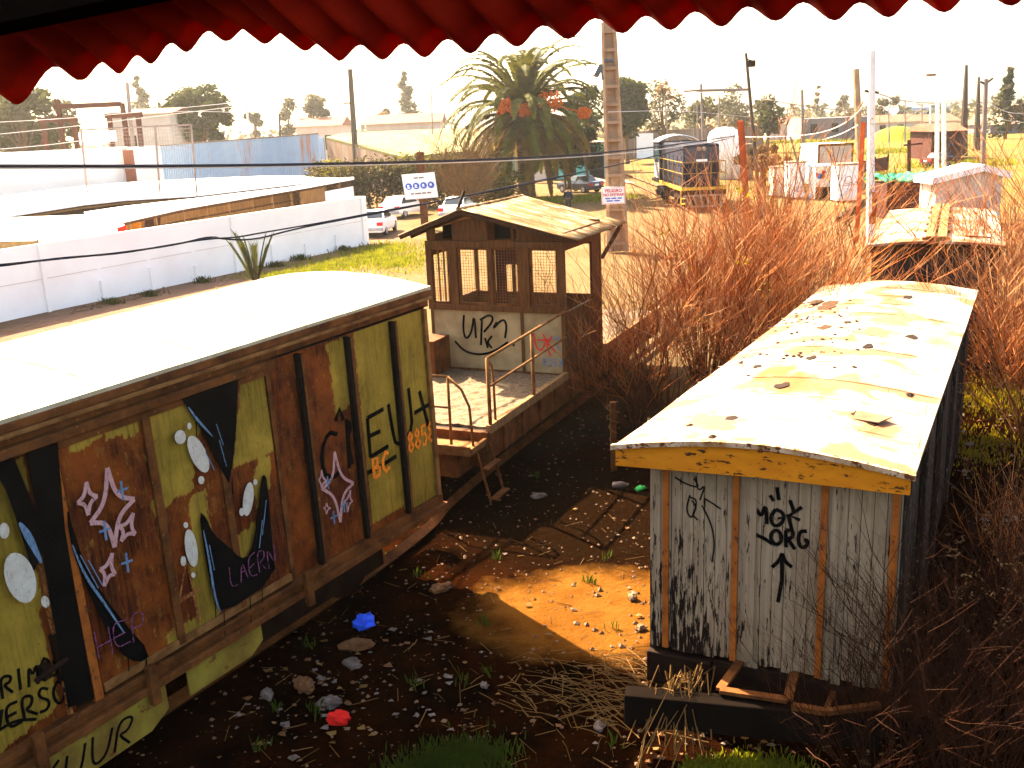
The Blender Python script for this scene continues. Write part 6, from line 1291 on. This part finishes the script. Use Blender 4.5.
# young palm by the white wall
random.seed(61); yp = at(244, 279, z=0); yq = thing('young_palm', 'small upright palm with stiff leaves growing by the white wall', 'palm', (yp.x + .9, yp.y - 1.6, 0)); mb = MB()
for k in range(15):
    a = 2 * PI * rnd(); s = U(.05, .42) if k else 0; Lf = U(1.4, 2.3); pts = [Vector((.06 * math.cos(a), .06 * math.sin(a), .0))]; d = Vector((math.cos(a) * s, math.sin(a) * s, 1)).normalized()
    for i in range(6): d = (d + Vector((math.cos(a), math.sin(a), -.2)) * .035).normalized(); pts.append(pts[-1] + d * Lf / 6)
    mb.tube(pts, [.03 * (1 - .12 * i) for i in range(7)], 4, cap=False)
    for i in range(6, 30):
        s_ = i / 5
        q = pts[int(s_)].lerp(pts[min(6, int(s_) + 1)], s_ % 1); 
        for sg_ in (-1, 1):
            tip = q + d * .36 + Vector((-math.sin(a), math.cos(a), 0)) * sg_ * .16; kx = len(mb.v); mb.v += [tuple(q - Vector((0, 0, .03))), tuple(q + Vector((0, 0, .03))), tuple(tip)]; mb.f.append((kx, kx + 1, kx + 2)); mb.mi.append(0)
mb.build('leaves', 'leaf_mid', yq); mb = MB(); mb.tube([(0, 0, -.05), (0, 0, .5)], [.16, .12], 8); mb.build('stem', 'bark', yq)
# ------------------------------------------------------------------ grass
def grass(name, pts, n, h, m, seed, w_=.012):
    random.seed(seed); mb = MB()
    for _ in range(n):
        (cx, cy, rx, ry) = random.choice(pts); a = 2 * PI * rnd(); q = abs(random.gauss(0, .55)); x, y = cx + rx * q * math.cos(a), cy + ry * q * math.sin(a); l = h * U(.5, 1.2); t = 2 * PI * rnd(); kx = len(mb.v)
        ex, ey = math.cos(t) * w_, math.sin(t) * w_; bx_, by_ = U(-.5, .5) * l, U(-.5, .5) * l
        mb.v += [(x - ex, y - ey, -.06), (x + ex, y + ey, -.06), (x + bx_ * .4 + ex * .6, y + by_ * .4 + ey * .6, l * .6), (x + bx_, y + by_, l)]; mb.f += [(kx, kx + 1, kx + 2, kx + 3)]; mb.mi.append(0)
    o = mb.build(name, m); o['kind'] = 'stuff'; return o
def gp(px, py, rx, ry): p = at(px, py, z=0); return (p.x, p.y, rx, ry)
grass('grass', [gp(455, 768, .5, .42), gp(470, 760, .4, .3), gp(430, 775, .45, .3)], 4200, .12, 'grass', 71, .005)
grass('grass', [gp(U(230, 640), U(470, 760), .12, .12) for _ in range(26)], 420, .12, 'grass', 79, .006)
grass('grass', [gp(740, 768, .42, .22), gp(775, 772, .4, .2), gp(700, 775, .3, .2)], 2200, .10, 'grass_yellow', 72, .006)
grass('grass', [gp(330, 266, 3, 4), gp(370, 258, 2.6, 4), gp(400, 262, 2.2, 5), gp(385, 248, 2, 3), gp(290, 274, 2.2, 1.2)], 8000, .13, 'grass_yellow', 73, .03)
grass('grass', [gp(560, 200, 5, 2.5), gp(590, 199, 3.5, 2), gp(530, 203, 3, 2)], 5000, .3, 'grass_yellow', 74, .05)
grass('grass', [gp(112, 304, .5, .3), gp(202, 282, .5, .3), gp(275, 266, .5, .3), gp(300, 259, .6, .3), gp(345, 250, .6, .4), gp(150, 296, .4, .2)], 900, .24, 'leaf_mid', 75, .02)
grass('grass', [gp(975, 400, 1.9, 2.6), gp(990, 440, 1.4, 1.4), gp(1000, 395, 1.5, 2.0), gp(970, 455, 1.0, 1.2)], 2600, .07, 'leaf_gold', 76, .02)
grass('grass', [gp(885, 152, 8, 5), gp(960, 165, 6, 4), gp(870, 178, 4, 3), gp(800, 142, 10, 6)], 5000, .5, 'grass_yellow', 77, .10)
# ------------------------------------------------------------------ rubble, twigs and litter on the track bed
def pebble(mb, x, y, r, z=0.0):
    pts = [Vector((1, 0, 0)), Vector((-1, 0, 0)), Vector((0, 1, 0)), Vector((0, -1, 0)), Vector((0, 0, .7)), Vector((0, 0, -.5))]; k = len(mb.v); a = 2 * PI * rnd()
    for p in pts:
        q = Vector((p.x * math.cos(a) - p.y * math.sin(a), p.x * math.sin(a) + p.y * math.cos(a), p.z)) * r * U(.6, 1.2); mb.v.append((x + q.x, y + q.y, z + q.z + r * .2))
    mb.f += [tuple(k + i for i in f) for f in ((0, 2, 4), (2, 1, 4), (1, 3, 4), (3, 0, 4), (2, 0, 5), (1, 2, 5), (3, 1, 5), (0, 3, 5))]; mb.mi += [mb.cur] * 8
def flake(mb, x, y, s, z=.012):
    k = len(mb.v); a = 2 * PI * rnd(); n = random.choice((4, 5, 6)); tilt = U(-.5, .5)
    c = [(x + s * U(.5, 1.1) * math.cos(a + 2 * PI * i / n), y + s * U(.35, .9) * math.sin(a + 2 * PI * i / n), z + abs(math.sin(a + i * 1.7)) * s * .5 + .002) for i in range(n)]
    mb.v += c; mb.f.append(tuple(range(k, k + n))); mb.mi.append(mb.cur)
random.seed(81); pbm = MB()
for _ in range(3600):
    x, y = U(-5, 4), U(6.5, 21); pbm.cur = 1 if rnd() < .12 else 0; pebble(pbm, x, y, .008 + .03 * rnd() ** 3)
for (px, py) in [(U(560, 660), U(560, 690)) for _ in range(34)]: p = at(px, py, z=0); pbm.cur = 1 if rnd() < .4 else 0; pebble(pbm, p.x, p.y, U(.015, .06))
for (px, py) in [(U(72, 165), 0) for _ in range(160)]:
    py = 314 - (px - 50) * .222 + U(-1, 5); p = at(px, py, z=0); pbm.cur = 0; pebble(pbm, p.x, p.y, U(.03, .10))
o = pbm.build('pebbles', ['stone', 'palestone']); o['kind'] = 'stuff'
random.seed(82); lm_ = MB()
for _ in range(210):
    px, py = U(200, 640), U(440, 768); p = at(px, py, z=0); lm_.cur = random.choice((0, 0, 1, 2)); flake(lm_, p.x, p.y, .012 + .05 * rnd() ** 2.5)
for _ in range(150):
    px = random.gauss(330, 55); py = random.gauss(680, 45)
    if px > 225: p = at(px, py, z=0); lm_.cur = random.choice((0, 0, 1, 2)); flake(lm_, p.x, p.y, .015 + .06 * rnd() ** 2)
for _ in range(120):
    px, py = U(640, 900), U(715, 768); p = at(px, py, z=0); lm_.cur = random.choice((0, 1, 2)); flake(lm_, p.x, p.y, .012 + .05 * rnd() ** 2.5)
for _ in range(90):
    px, py = U(925, 1024), U(390, 560); p = at(px, py, z=0); lm_.cur = random.choice((0, 1)); flake(lm_, p.x, p.y, .03 + .08 * rnd() ** 2)
o = lm_.build('litter', ['paper', 'cardboard', 'straw']); o['kind'] = 'stuff'
random.seed(83); tw = MB()
for _ in range(330):
    px = random.gauss(600, 52); py = random.gauss(690, 26)
    p = at(px, py, z=0)
    if p.y > 10.4 or p.y < 7.6: continue
    a = random.gauss(-.55, .6); l = U(.12, .65); z = U(.005, .10); d = Vector((math.cos(a), math.sin(a), U(-.08, .12))); tw.tube([(p.x, p.y, z), (p.x + d.x * l * .5, p.y + d.y * l * .5, z + U(0, .05)), (p.x + d.x * l, p.y + d.y * l, z + d.z * l * .3)], U(.002, .0055), 4)
for _ in range(46):
    px = U(655, 705); p = at(px, U(672, 690), z=.6); tw.tube([p, p + Vector((U(-.15, .15), U(-.2, -.05), U(.05, .2))), p + Vector((U(-.45, .1), U(-.6, -.2), U(-.6, -.2)))], U(.003, .007), 4)
for _ in range(160):
    px, py = U(220, 680), U(500, 768); p = at(px, py, z=0); a = U(0, PI); l = U(.06, .3); tw.tube([(p.x, p.y, .012), (p.x + math.cos(a) * l, p.y + math.sin(a) * l, .02)], U(.002, .006), 3)
o = tw.build('fallen_twigs', 'straw'); o['kind'] = 'stuff'
def crumple(name, label, px, py, s, m, cat, z=.0, squash=.5, seed=0):
    random.seed(seed + 900); p = at(px, py, z=0); mb = MB(); n1_, n2_ = 12, 8; vs = []
    for j in range(n2_ + 1):
        th = PI * j / n2_
        for i in range(n1_):
            ph = 2 * PI * i / n1_; d = Vector((math.sin(th) * math.cos(ph), math.sin(th) * math.sin(ph) * .7, math.cos(th) * squash)); r = s * (1 + .55 * noise.noise(d * 2.6 + Vector((seed, 0, 0))) + .25 * noise.noise(d * 7 + Vector((0, seed, 0)))); vs.append(d * r)
    mb.add(vs, [(j * n1_ + i, j * n1_ + (i + 1) % n1_, (j + 1) * n1_ + (i + 1) % n1_, (j + 1) * n1_ + i) for j in range(n2_) for i in range(n1_)])
    o = mb.build(name, m); o.location = (p.x, p.y, s * squash * .75 + z); o.rotation_euler = (0, 0, U(0, 3)); return tag(o, label, cat)
crumple('plastic_bag', 'crumpled bright blue plastic bag on the dark ground beside the boxcar', 365, 626, .17, 'bag_blue', 'plastic bag', seed=1)
crumple('rag', 'crumpled red cloth lying near the bottom of the view', 339, 722, .14, 'rag_red', 'rag', seed=2)
crumple('rag', 'grey crumpled cloth just above the red cloth', 330, 706, .12, 'paper', 'rag', seed=3)
crumple('rag', 'dirty pale cloth heap left of the grey crumpled cloth', 304, 690, .15, 'cardboard', 'rag', seed=4)
crumple('paper_scrap', 'pale bluish white scrap at the left end of the litter', 267, 697, .10, 'paper', 'litter', seed=5)
crumple('cardboard_scrap', 'brown flattened carton below the blue plastic bag', 358, 647, .20, 'cardboard', 'litter', squash=.25, seed=6)
crumple('paper_scrap', 'white strip of paper below the brown flattened carton', 352, 666, .13, 'paper', 'litter', squash=.25, seed=7)
crumple('paper_scrap', 'small yellow white scrap against the boxcar shadow', 344, 586, .05, 'straw', 'litter', seed=8)
crumple('rag', 'grey brown cloth at the left tip of the sunlit patch', 441, 590, .14, 'cardboard', 'rag', squash=.35, seed=9)
crumple('paper_scrap', 'lone white scrap on the bare dirt below the sunlit patch', 484, 687, .06, 'paper', 'litter', seed=10)
crumple('paper_scrap', 'white scrap among the cut twigs', 599, 727, .09, 'paper', 'litter', squash=.3, seed=11)
crumple('stone', 'pale stone beside the left front corner of the old wooden wagon', 632, 599, .09, 'palestone', 'stone', squash=.6, seed=12)
crumple('stone', 'second pale stone below the first, by the old wooden wagon', 641, 630, .08, 'palestone', 'stone', squash=.5, seed=13)
crumple('paper_scrap', 'pale crumpled scrap on the dark ground right of the wagon steps', 539, 498, .12, 'paper', 'litter', squash=.4, seed=14)
p = at(627, 488, z=0); mb = MB(); mb.lathe([(.02, 0), (.06, .02), (.06, .2), (.025, .27), (.025, .31)], n=12); mb.v = [(v[2] * .9 + p.x - .25, v[0] + p.y, v[1] + .06) for v in mb.v]; tag(mb.build('bottle', 'paper', smooth=True), 'pale plastic bottle lying left of the old wooden wagon roof corner', 'bottle')
crumple('plastic_bag', 'small green plastic scrap beside the pale plastic bottle', 640, 490, .10, 'plastic_green', 'litter', squash=.4, seed=15)
# stump wrapped with wire by the wagon roof corner
p = at(614, 470, z=0); sp_ = thing('wire_post', 'short rusty post wrapped in loose pale wire, left of the old wagon roof corner', 'post', (p.x, p.y, 0)); zt_ = (at(611, 402, Y=p.y)).z; mb = MB(); mb.bar((0, 0, 0), (0, 0, zt_), .1); mb.build('post', 'rust', sp_); mb = MB(); mb.tube([(.09 * math.cos(i * .8) + .03 * math.sin(i), .09 * math.sin(i * .8), zt_ - .02 * i * 1.2) for i in range(34)], .009, 4); mb.build('wire', 'straw', sp_)
S.render.film_transparent = False
